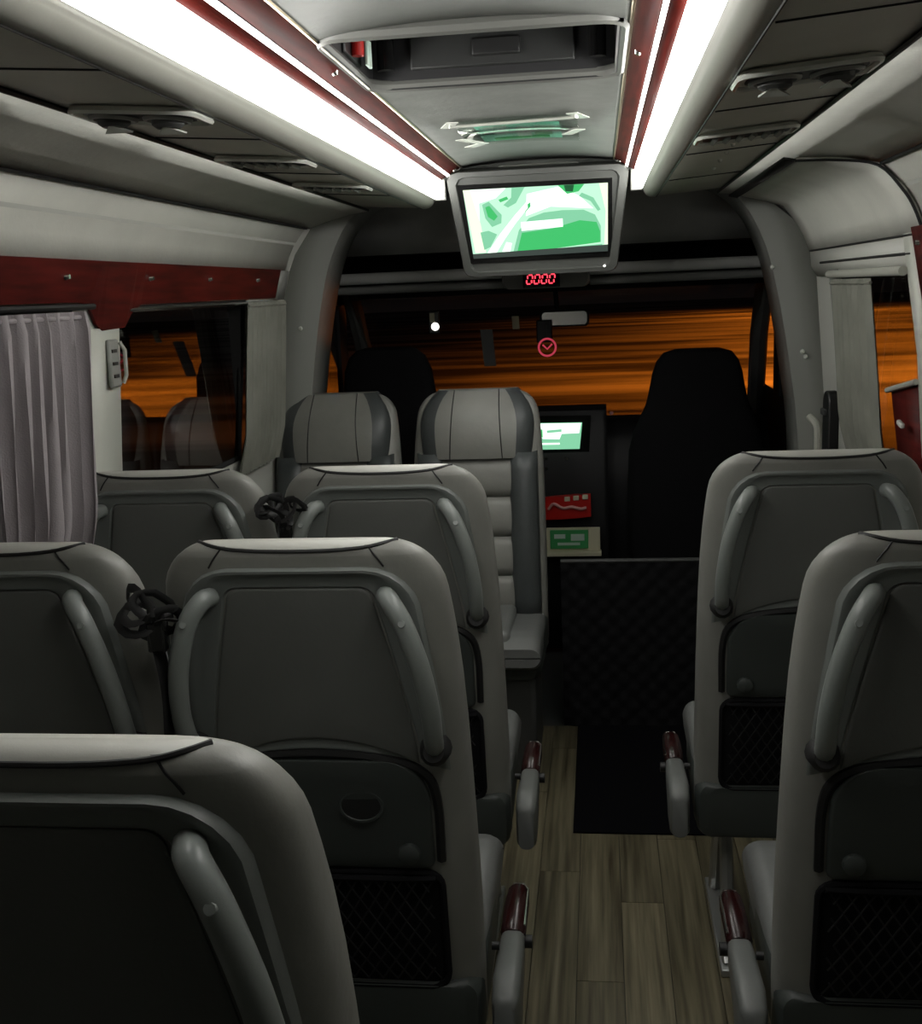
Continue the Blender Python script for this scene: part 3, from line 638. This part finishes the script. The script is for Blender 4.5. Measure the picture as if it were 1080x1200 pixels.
# window header, curtain rail, jamb
MB().loft([[(xw(z)-p, y, z) for z, p in ((1.70, 0.012), (1.735, 0.022), (1.79, 0.012))] for y in (2.76, 4.06)], closed=False).build('window_header', 'wall_smooth', dp, solid=0.006)
MB().tube([(0.938, 2.80, 1.745), (0.938, 3.90, 1.745)], 0.005, 6).build('joint', 'rubber', dp)
MB().tube([(0.93, 2.84, 1.705), (0.93, 3.72, 1.705)], 0.012, 10).build('curtain_rail', 'cove', dp)
MB().loft([[(xw(z)-0.018, y, z) for z in (0.6, 1.10, 1.25, 1.5, 1.72)] for y in (3.66, 3.80)], closed=False).build('jamb', 'plastic', dp, solid=0.01)
MB().loft([[(xw(z)-0.014, y, z) for z in (0.8, 1.10, 1.25, 1.5, 1.80)] for y in (2.755, 2.845)], closed=False).build('door_edge', 'pillar_panel', dp, solid=0.01)
low = [(Y0, 1.70), (2.40, 1.70), (2.62, 1.63), (2.70, 1.60), (2.745, 1.60)]
tr = st(wall_strip(1, low, [(y, 1.803) for y, z in low], 0.020, 'trim_8', 'wood', None, solid=0.008))
for y in (1.6, 2.15, 2.70): MB().tube([(xw(1.767)-0.02, y, 1.767), (xw(1.767)-0.032, y, 1.767)], [0.008, 0.005], 10).build('screw', 'chrome', tr)
low = [(2.85, 1.0), (3.0, 1.0), (3.12, 1.0)]
dpn = wall_strip(1, low, [(2.85, 1.432), (3.0, 1.408), (3.12, 1.388)], 0.012, 'trim_reflection', 'wood', dp, solid=0.008)  # red panel added for the opposite trim's reflection in the glass
MB().tube([(xw(1.44)-0.02, 2.84, 1.437), (xw(1.39)-0.02, 3.13, 1.390)], 0.008, 8).build('ledge', 'cove', dp)
q = atx(1055, 497, xw(1.32)-0.03)
MB().box(q, (0.012, 0.045, 0.014), Matrix.Rotation(0.15, 3, 'X')).build('pull', 'tape', dp, bevel=0.004)
curtain(1, 3.14, 3.66, 1.05, 1.69, 7, 0.012, 'curtain_olive', 'olive grey curtain gathered at the sliding door window', 0.045, 8)
br = empty('pillar_gap', (0.955, 3.78, 1.2)); tag(br, 'black stand-in for the dark gap at the pillar behind the sliding door', 'dark gap')  # black shape added to paint the dark gap between pillar and door
MB().prism([(0.02, y, z) for y, z in rrect(-0.05, 0.05, -0.15, 0.13, [0.02, 0.02, 0.045, 0.045])], (-0.035, 0, 0)).build('cover', 'black', br, bevel=0.006)
MB().box((-0.02, 0, 0.06), (0.012, 0.06, 0.02)).build('slot', 'plastic_dark', br, bevel=0.003)
# ------------------------------------------------------------------ overhead service panels
def zb_(x): return 1.992+(abs(x)-0.405)*0.0744
def service(sx, y, label, kind):
    p = empty('service_panel', (sx*0.505, y, zb_(0.505)-0.002)); tag(p, label, 'service panel', 'overhead air and reading panels')
    tilt = Matrix.Rotation(-sx*0.074, 3, 'Y')
    o = [tilt @ Vector((a, b, 0)) for a, b in rrect(-0.10, 0.10, -0.062, 0.062, 0.025)]
    MB().prism(o, tilt @ Vector((0, 0, -0.006))).build('base', 'bin', p)
    o = [tilt @ Vector((a, b, -0.007)) for a, b in rrect(-0.098, 0.098, -0.060, 0.060, 0.025)]
    MB().tube(o, 0.0055, 6, closed=True).build('frame', 'tape', p)
    o = [tilt @ Vector((a, b, -0.007)) for a, b in rrect(-0.086, 0.086, -0.048, 0.036, 0.03)]
    MB().prism(o, tilt @ Vector((0, 0, -0.002))).build('well', 'black', p)
    if kind == 'nozzle':
        for cx_ in (-0.044, 0.044):
            ring = [tilt @ Vector((cx_+0.034*math.cos(a), -0.006+0.034*math.sin(a), -0.011)) for a in [2*math.pi*k/20 for k in range(20)]]
            nz = MB().tube(ring, 0.005, 6, closed=True).build('air_nozzle', 'plastic', p)
            c = tilt @ Vector((cx_, -0.006, -0.008))
            MB().loft([[c+Vector((rr*math.cos(a), rr*math.sin(a), dz)) for a in [2*math.pi*k/18 for k in range(18)]] for rr, dz in ((0.026, 0), (0.025, -0.012), (0.018, -0.017), (0.008, -0.014))]).build('outlet', 'plastic_dark', nz)
            MB().prism([c+Vector(v) for v in ((-0.022, 0.012, -0.024), (0.024, 0.013, -0.024), (0.007, -0.003, -0.018), (-0.002, -0.016, -0.014), (-0.011, -0.003, -0.018))], (0, 0.003, 0.003)).build('nozzle_highlight', 'tape', nz)  # white wedge painted as the highlight on the nozzle
    else:
        for k in range(6):
            MB().box(tilt @ Vector((-0.065+0.026*k, -0.006, -0.013)), (0.010, 0.07, 0.008), Matrix.Rotation(0.5, 3, 'Y')).build('slat', 'plastic', p, bevel=0.002)
    return p
for y, kind, lb in ((1.06, 'nozzle', 'rearmost grey air panel on the curtain-side overhead unit'), (1.76, 'nozzle', 'grey air panel with two round nozzles and painted white highlights on the curtain-side overhead unit'), (2.43, 'slat', 'slatted grey air panel next to the two-nozzle panel on the curtain-side overhead unit'), (3.05, 'slat', 'small slatted air panel at the television end of the curtain-side overhead unit')):
    service(-1, y, lb, kind)
service(1, 1.76, 'grey air panel with two round nozzles and painted white highlights on the sliding-door overhead unit', 'nozzle')
service(1, 2.43, 'slatted grey air panel on the sliding-door overhead unit', 'slat')
for sx in (-1, 1):
    for y in (1.09, 1.41, 2.09, 2.75, 3.4):
        a, b = (sx*0.41, y, zb_(0.41)-0.001), (sx*0.615, y, zb_(0.615)-0.001)
        MB().tube([a, b], 0.0016, 5).build('joint', 'black', bpy.data.objects['trim_1' if sx < 0 else 'trim_2'])
sp = empty('overhead_studs', (0.50, 2.86, 1.995)); tag(sp, 'row of small pale studs on the sliding-door overhead unit', 'studs')
for k in range(4):
    q = atz(836+7.5*k, 197-9.5*k, zb_(0.5)); q.z = zb_(q.x)
    MB().tube([q-sp.location, q-sp.location-Vector((0, 0, 0.006))], [0.007, 0.004], 8).build('stud', 'tape', sp)
# ------------------------------------------------------------------ plastic sleeve taped to the ceiling
sl = empty('document_sleeve', (-0.01, 3.22, 2.132)); tag(sl, 'clear plastic sleeve with a mint green leaflet taped to the ceiling', 'sleeve')
def cz(x, o=0): return CEZ(x)-2.132-o
def ceil_quad(x0, x1, y0, y1, o): return [(x/6*(x1-x0)+x0, y0, cz(x/6*(x1-x0)+x0, o)) for x in range(7)], [(x/6*(x1-x0)+x0, y1, cz(x/6*(x1-x0)+x0, o)) for x in range(7)]
MB().sheet(*ceil_quad(-0.16, 0.165, -0.24, 0.26, 0.006)).build('film', 'sleeve_film', sl, solid=0.001)
lf = MB().sheet(*ceil_quad(-0.115, 0.115, -0.10, 0.22, 0.003)).build('leaflet', 'paper_mint', sl, solid=0.001)
for x0, x1, y0, y1, mt in ((-0.10, -0.03, -0.08, 0.06, 'paper_pale'), (-0.01, 0.03, -0.02, 0.18, 'paper_pale'), (0.045, 0.10, -0.06, 0.02, 'paper_pale'), (-0.08, 0.08, 0.15, 0.20, 'paper_green'), (0.04, 0.09, 0.06, 0.13, 'paper_green')):
    MB().sheet(*ceil_quad(x0, x1, y0, y1, 0.0045)).build('print', mt, lf, solid=0.0005)
pts = smooth_path([(-0.165, -0.22, cz(0.165, 0.012)), (-0.08, -0.20, cz(0.08, 0.014)), (0.05, -0.21, cz(0.05, 0.014)), (0.165, -0.26, cz(0.165, 0.012))], 5)
MB().tube(pts, 0.012, 6, flat=0.35).build('top_fold', 'tape', sl)
for x, y, a in ((-0.165, -0.22, 0.3), (0.168, -0.26, -0.3), (0.15, 0.05, 0.4), (-0.15, 0.12, -0.5), (-0.14, 0.22, 0.6)):
    MB().box((x, y, cz(x, 0.009)), (0.03, 0.10, 0.002), Matrix.Rotation(a, 3, 'Z')).build('tape', 'tape', sl)
# ------------------------------------------------------------------ television and clock
tv = empty('television', (0, 4.0, 1.92)); tag(tv, 'ceiling television in a grey surround showing a green and white map', 'television')
tilt = Matrix.Rotation(math.radians(12), 4, 'X')        # top leans toward the passengers
tilt.translation = (0, 0, 0)
def tvp(px, py, off=0.0):                                # photo point on the screen plane through the set
    q = ray(px, py); nrm = (tilt.to_3x3() @ Vector((0, -1, 0))); o = tv.location+nrm*off
    t = (o-CAM).dot(nrm)/q.dot(nrm); return CAM+q*t-tv.location
nrm = tilt.to_3x3() @ Vector((0, -1, 0))
fr = [(-0.312, 0.165), (-0.300, 0.185), (-0.28, 0.192), (0.28, 0.192), (0.300, 0.185), (0.312, 0.165), (0.272, -0.150), (0.262, -0.165), (0.245, -0.172), (-0.245, -0.172), (-0.262, -0.165), (-0.272, -0.150)]
T3 = tilt.to_3x3()
def loc(x, z, y): return T3 @ Vector((x, y, z))
rings = [[loc(x*k, z*k, y) for x, z in fr] for k, y in ((0.95, 0.10), (1.0, 0.06), (1.0, -0.012), (0.985, -0.022), (0.90, -0.024), (0.885, -0.012), (0.5, -0.012), (0.05, -0.012))]
MB().loft(rings).build('surround', 'tv_grey', tv, ang=50)
b4 = [tvp(536, 217, 0.014), tvp(717, 208, 0.014), tvp(717, 300, 0.014), tvp(548, 309, 0.014)]
MB().prism(b4, nrm*0.004).build('bezel', 'black_gloss', tv, smooth=False)
c4 = [tvp(542, 223, 0.019), tvp(712, 214, 0.019), tvp(712, 294, 0.019), tvp(555, 303, 0.019)]
def uv(u_, v_, o): 
    a = c4[0]+(c4[1]-c4[0])*u_; b = c4[3]+(c4[2]-c4[3])*u_; return a+(b-a)*v_+nrm*o
m = MB(); lay = 0
def scr(pts, mi):
    global lay
    m.cur = mi; lay += 1; m.add([uv(a, b, 0.00025*lay) for a, b in pts], [tuple(range(len(pts)))])
scr([(0, 0), (1, 0), (1, 1), (0, 1)], 6)
scr([(0.44, 0.10), (0.66, 0.02), (0.80, 0.16), (0.90, 0.36), (0.60, 0.30), (0.42, 0.42)], 0)
scr([(0.03, 0.0), (0.30, 0.0), (0.22, 0.14), (0.10, 0.2), (0.08, 0.6)], 0)
scr([(0, 0), (0.05, 0), (0.09, 0.5), (0.10, 0.92), (0.02, 0.92)], 1)
scr([(0.94, 0), (1, 0), (1, 0.9), (0.975, 0.9), (0.985, 0.4)], 1)
scr([(0.30, 0.95), (0.36, 0.62), (0.44, 0.45), (0.55, 0.38), (0.68, 0.36), (0.83, 0.37), (0.91, 0.45), (0.95, 0.62), (0.95, 0.86), (0.7, 0.9)], 2)
scr([(0.33, 0.95), (0.38, 0.66), (0.60, 0.62), (0.80, 0.52), (0.92, 0.56), (0.945, 0.7), (0.945, 0.86), (0.65, 0.91)], 3)
scr([(0.66, 0), (0.84, 0), (0.80, 0.10), (0.72, 0.13)], 3)
scr([(0.70, 0.0), (0.77, 0), (0.76, 0.10), (0.71, 0.09)], 4)
scr([(0.82, 0.12), (0.90, 0.20), (0.95, 0.38), (0.93, 0.40), (0.88, 0.25), (0.80, 0.17)], 2)
scr([(0.12, 0.22), (0.17, 0.18), (0.25, 0.38), (0.24, 0.50), (0.17, 0.55), (0.13, 0.42)], 2)
scr([(0.14, 0.26), (0.17, 0.24), (0.22, 0.40), (0.19, 0.46), (0.15, 0.40)], 3)
scr([(0.34, 0.0), (0.43, 0.0), (0.36, 0.22), (0.30, 0.28), (0.27, 0.24), (0.33, 0.14)], 2)
scr([(0.24, 0.16), (0.30, 0.12), (0.31, 0.16), (0.25, 0.20)], 3)
scr([(0.40, 0.30), (0.46, 0.22), (0.46, 0.28), (0.42, 0.36)], 3)
scr([(0.08, 0.62), (0.14, 0.60), (0.20, 0.66), (0.14, 0.84), (0.09, 0.88)], 2)
scr([(0.10, 0.95), (0.22, 0.66), (0.34, 0.40), (0.44, 0.20), (0.44, 0.30), (0.34, 0.52), (0.25, 0.74), (0.17, 0.95)], 0)
scr([(0.22, 0.92), (0.26, 0.78), (0.30, 0.80), (0.28, 0.93)], 0)
scr([(0.38, 0.50), (0.68, 0.48), (0.68, 0.60), (0.38, 0.63)], 0)
scr([(0.36, 0.94), (0.96, 0.885), (0.96, 0.90), (0.36, 0.955)], 2)
scr([(0.0, 0.93), (1, 0.90), (1, 1), (0, 1)], 5)
m.build('display', ['scr_white', 'scr_cream', 'scr_mint', 'scr_green', 'scr_dark', 'scr_grey', 'scr_pale'], tv, smooth=False)
MB().box((0, 0.10, 0.17), (0.30, 0.14, 0.08)).build('mount', 'plastic', tv, bevel=0.02, seg=3)
MB().tube([loc(0.225, -0.150, -0.024), loc(0.225, -0.150, -0.028)], 0.004, 8).build('power_lamp', 'led_white', tv)
oc = empty('overhead_console', (0.0, 4.42, 1.70)); tag(oc, 'dark overhead console with a red digital clock under the television', 'console')
ps = rrect(-0.17, 0.17, 0.0, 0.10, [0.03, 0.03, 0.01, 0.01])
MB().loft([[(x*k, y, z) for x, z in ps] for k, y in ((0.96, -0.02), (1, 0.0), (1, 0.24))]).build('body', 'cab', oc)
q0, q1 = aty(612, 318, 4.385)-oc.location, aty(656, 336, 4.385)-oc.location
ck = MB().span(q0.x, q1.x, -0.035, -0.018, q1.z, q0.z).build('clock', 'black_gloss', oc, bevel=0.003)
cw = (q1.x-q0.x)*0.80/4; chh = (q0.z-q1.z)*0.52
m = MB()
for k in range(4):
    x0 = q0.x+(q1.x-q0.x)*0.12+k*cw; zc = (q0.z+q1.z)/2; w_ = cw*0.66; t_ = cw*0.17
    def sg(x, z, wx, hz): m.box((x0+w_/2+x+0.25*z, -0.0365, zc+z), (wx, 0.002, hz))
    for xx in (-w_/2, w_/2):
        for z_ in (-chh/4, chh/4): sg(xx, z_, t_, chh/2-t_)
    for z_ in (-chh/2, chh/2): sg(0, z_, w_-t_, t_)
m.build('digits', 'led_red', ck, smooth=False)
MB().tube([(-0.02, -0.025, 0.012), (-0.02, -0.03, 0.012)], 0.005, 8).build('indicator', 'brass', oc)
# ------------------------------------------------------------------ divider, mat, cab furniture
dv = empty('cab_divider', (0.5, 4.17, 0)); tag(dv, 'low black quilted divider behind the driver seat', 'divider')
nx, nz = 80, 56; rows = []
for j in range(nz+1):
    z = 0.66*j/nz; row = []
    for i in range(nx+1):
        x = -0.46+0.90*i/nx; a = (x+z)*math.pi/0.075; b = (x-z)*math.pi/0.075
        row.append((x, -0.012-0.012*(abs(math.sin(a))*abs(math.sin(b)))**0.5, z))
    rows.append(row)
MB().loft(rows, closed=False).build('quilting', 'black_cloth', dv, ang=80)
MB().span(-0.46, 0.44, -0.012, 0.02, 0, 0.66).build('board', 'black', dv, smooth=False)
MB().tube([(-0.46, -0.012, 0.668), (0.44, -0.012, 0.668)], 0.009, 8).build('top_rail', 'plastic_dark', dv)
fm = MB().span(-0.385, 0.50, -0.44, 0.44, 0.0, 0.006).build('floor_mat', 'mat_black', bevel=0.002); fm.location = (0.478, 3.705, 0.0005); tag(fm, 'black mat lying on the wood floor in front of the divider', 'mat')
def cab_seat(name, x, y, top, prof, label):
    s = empty(name, (x, y, 0)); tag(s, label, 'seat', 'black cab seats')
    rings = []
    n = 28
    for z, w, t in prof:
        rings.append([Vector((w*math.copysign(abs(math.cos(a))**0.5, math.cos(a)), 0.10+0.12*(top-z)+t/2*math.copysign(abs(math.sin(a))**0.7, math.sin(a)), z)) for a in [2*math.pi*k/n for k in range(n)]])
    MB().loft(rings).build('backrest', 'black_cloth', s)
    m = MB(); rg = []
    for yy, k in ((0.16, 0.9), (0.18, 1), (0.36, 1), (0.40, 0.8)): rg.append([(a*k, yy, b) for a, b in rrect(-0.26, 0.26, 0.42, 0.58, 0.05)])
    m.loft(rg).build('cushion', 'black_cloth', s)
    MB().span(-0.20, 0.20, 0.16, 0.36, 0.0, 0.43).build('pedestal', 'cab_black', s, bevel=0.02)
    for k in (-1, 1):
        MB().tube([(k*0.06, 0.10, top-0.30), (k*0.06, 0.09, top-0.22)], 0.008, 8).build('headrest_post', 'black', s)
    return s
cab_seat('driver_seat', 0.605, 4.62, 1.43, [(0.45, 0.26, 0.16), (0.6, 0.285, 0.17), (0.85, 0.29, 0.17), (1.0, 0.285, 0.16), (1.08, 0.265, 0.15), (1.15, 0.235, 0.14), (1.20, 0.212, 0.13), (1.26, 0.198, 0.12), (1.33, 0.185, 0.12), (1.38, 0.168, 0.11), (1.415, 0.140, 0.09), (1.43, 0.09, 0.05)], 'tall black driver seat in front of the orange windscreen')
cab_seat('front_passenger_seat', -0.70, 4.62, 1.48, [(0.45, 0.22, 0.16), (0.8, 0.24, 0.17), (1.0, 0.24, 0.16), (1.15, 0.225, 0.14), (1.25, 0.205, 0.13), (1.38, 0.19, 0.12), (1.44, 0.165, 0.11), (1.47, 0.13, 0.09), (1.48, 0.09, 0.05)], 'black front passenger seat on the kerb side, behind the backward-facing pair')
# dashboard
db = empty('dashboard', (0, 5.3, 0)); tag(db, 'black dashboard with centre console under the windscreen', 'dashboard')
prof = [(5.25, 0.25), (5.12, 0.55), (5.08, 0.80), (5.12, 1.00), (5.18, 1.06), (5.30, 1.075), (5.55, 1.05), (5.88, 1.03), (5.9, 0.25)]
MB().prism([(-0.96, y-5.3, z) for y, z in prof], (1.92, 0, 0)).build('body', 'cab_black', db)
st_ = MB().loft([[(x, y-5.3, z) for x in (-0.19, -0.17, 0.21, 0.23)] for y, z in ((5.10, 0.02), (5.02, 0.45), (5.0, 0.75), (5.02, 1.05), (5.06, 1.125), (5.16, 1.135), (5.3, 1.09))], closed=False).build('centre_stack', 'cab_black', db, solid=0.03)
for px, py in ((640, 537), (664, 537), (640, 549), (650, 572)):
    q = aty(px, py, 4.985)-db.location
    MB().tube([q, q+Vector((0, -0.010, 0))], [0.010, 0.007], 10).build('knob', 'chrome' if py < 560 else 'pink', db)
q = aty(716, 484, 5.2)-db.location; MB().tube([q, q+Vector((0, -0.01, 0))], 0.010, 8).build('dash_highlight', 'pink', db)  # pink disc painted as a highlight, not a lamp
m = MB(); q4 = [aty(px, py, 4.975)-db.location for px, py in ((621, 496), (682, 495), (679, 526), (628, 527))]
MB().prism([aty(px, py, 4.985)-db.location for px, py in ((610, 488), (692, 487), (690, 534), (618, 535))], (0, 0.02, 0)).build('screen_frame', 'black_gloss', db, smooth=False)
def uv2(u_, v_, o): a = q4[0]+(q4[1]-q4[0])*u_; b = q4[3]+(q4[2]-q4[3])*u_; return a+(b-a)*v_+Vector((0, -o, 0))
for i, (pts, mi) in enumerate((([(0, 0), (1, 0), (1, 1), (0, 1)], 1), ([(0.02, 0.02), (0.98, 0.02), (0.96, 0.40), (0.6, 0.42), (0.55, 0.62), (0.2, 0.6), (0.1, 0.4)], 0), ([(0.15, 0.3), (0.22, 0.22), (0.2, 0.55), (0.15, 0.5)], 2), ([(0.3, 0.28), (0.6, 0.24), (0.6, 0.34), (0.3, 0.38)], 1), ([(0.15, 0.75), (0.55, 0.75), (0.55, 0.82), (0.15, 0.82)], 0))):
    m.cur = mi; m.add([uv2(a, b, 0.001+0.0003*i) for a, b in pts], [tuple(range(len(pts)))])
m.build('screen', ['scr_white', 'scr_mint', 'scr_green'], db, smooth=False)
# clutter on the console
rb = empty('snack_packet', aty(665, 608, 4.93)); tag(rb, 'red printed snack packet standing on the centre console', 'packet')
rings = []
for k in range(7):
    t = k/6; w_ = 0.105; h_ = 0.052; th_ = 0.022*math.sin(math.pi*(0.1+0.8*t))
    rings.append([Vector((-w_+2*w_*t, s1*th_, h_*(-1 if q in (0, 3) else 1)+0.012*t+0.05)) for q, s1 in ((0, -1), (1, -1), (2, 1), (3, 1))])
MB().loft(rings).build('bag', 'red', rb)
pts = smooth_path([(-0.085, -0.024, 0.05), (-0.06, -0.026, 0.075), (-0.02, -0.028, 0.055), (0.02, -0.028, 0.06), (0.06, -0.026, 0.05), (0.085, -0.024, 0.055)], 4)
MB().tube(pts, 0.007, 6).build('print', 'pink', rb)
for k in range(3): MB().box((0.0+0.04*k, -0.022, 0.095+0.004*k), (0.026, 0.006, 0.022)).build('print', 'paper_cream', rb, bevel=0.003)
gb = empty('leaflet_box', aty(672, 650, 4.90)); tag(gb, 'small open box of green leaflets on the centre console', 'box')
MB().box((0.0, 0.0, 0.065), (0.24, 0.02, 0.12)).build('back', 'paper_cream', gb, bevel=0.003)
MB().box((-0.018, -0.015, 0.075), (0.17, 0.012, 0.085)).build('leaflet', 'paper_green', gb, bevel=0.002)
for x, z, w_, h_ in ((-0.06, 0.09, 0.05, 0.02), (0.02, 0.085, 0.06, 0.03), (-0.02, 0.055, 0.10, 0.012)): MB().box((x, -0.022, z), (w_, 0.003, h_)).build('print', 'paper_pale', gb)
MB().box((0.0, -0.02, 0.012), (0.25, 0.05, 0.02)).build('tray', 'paper_cream', gb, bevel=0.003)
# steering wheel
sw = empty('steering_wheel', (0.56, 4.93, 1.0)); tag(sw, 'black steering wheel in front of the driver seat', 'steering wheel')
rt = Matrix.Rotation(math.radians(-28), 3, 'X')
MB().tube([rt @ Vector((0.20*math.cos(a), 0, 0.20*math.sin(a))) for a in [2*math.pi*k/32 for k in range(32)]], 0.016, 8, ref=(0, 1, 0), closed=True).build('rim', 'cab_black', sw)
MB().tube([rt @ Vector((0, -0.01, 0)), rt @ Vector((0, 0.05, 0))], [0.065, 0.05], 16).build('hub', 'cab_black', sw)
for a in (0, 180, 270):
    MB().tube([rt @ Vector((0.05*math.cos(math.radians(a)), 0.01, 0.05*math.sin(math.radians(a)))), rt @ Vector((0.19*math.cos(math.radians(a)), 0, 0.19*math.sin(math.radians(a))))], 0.016, 6, flat=0.6).build('spoke', 'cab_black', sw)
MB().cyl((0, 0.03, -0.03), (0, 0.16, -0.08), 0.04).build('column', 'cab_black', sw)
# mirror and windscreen clutter
mi_ = empty('rear_view_mirror', aty(640, 372, 5.05)); tag(mi_, 'dark rear view mirror hanging at the top of the windscreen', 'mirror')
MB().prism([(x, 0, z) for x, z in rrect(-0.03, 0.19, -0.045, 0.03, 0.02)], (0, 0.03, 0)).build('housing', 'cab_black', mi_, bevel=0.005)
MB().prism([(x, -0.001, z) for x, z in rrect(-0.02, 0.18, -0.036, 0.022, 0.016)], (0, -0.002, 0)).build('mirror_glass', 'chrome', mi_)
MB().tube([(0.05, 0.03, 0.02), (0.04, 0.06, 0.12)], 0.012, 8).build('stem', 'cab_black', mi_)
MB().box((-0.01, -0.01, -0.06), (0.07, 0.04, 0.10)).build('camera_box', 'cab_black', mi_, bevel=0.006)
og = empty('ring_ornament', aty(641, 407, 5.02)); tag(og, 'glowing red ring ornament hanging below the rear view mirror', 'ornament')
MB().tube([(0.038*math.cos(a), 0, 0.038*math.sin(a)) for a in [2*math.pi*k/24 for k in range(24)]], 0.0045, 6, ref=(0, 1, 0), closed=True).build('ring', 'ring_glow', og)
MB().tube([(-0.02, 0, 0.012), (0.0, 0, -0.008), (0.022, 0, 0.014)], 0.0045, 6).build('bar', 'ring_glow', og)
MB().tube([(0, 0, 0.038), (0, 0, 0.10)], 0.002, 5).build('cord', 'black', og)
ml = empty('reflection_spot', aty(508, 378, 4.95)); tag(ml, 'small white glowing spot added for a reflection below the sun visor', 'lamp')  # no lamp here: glowing spot added for a white reflection
MB().box((0, 0.012, 0.0), (0.05, 0.02, 0.10)).build('housing', 'plastic_dark', ml, bevel=0.006)
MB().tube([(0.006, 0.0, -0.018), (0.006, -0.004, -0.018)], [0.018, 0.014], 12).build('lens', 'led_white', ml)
MB().box((-0.006, 0.0, 0.022), (0.022, 0.006, 0.04)).build('glint_patch', 'paper_cream', ml, bevel=0.002)
for px, py, w_, h_, mt, lb in ((604, 378, 0.032, 0.075, 'paper_cream', 'cream paper permit stuck to the top of the windscreen'), (572, 408, 0.055, 0.22, 'cab', 'tall dark translucent strip stuck to the windscreen')):
    p = aty(px, py, 5.14); o = MB().box((0, 0, 0), (w_, 0.002, h_), Matrix.Rotation(math.radians(38), 3, 'X')).build('windscreen_sticker', mt, smooth=False); o.location = p; tag(o, lb, 'sticker')
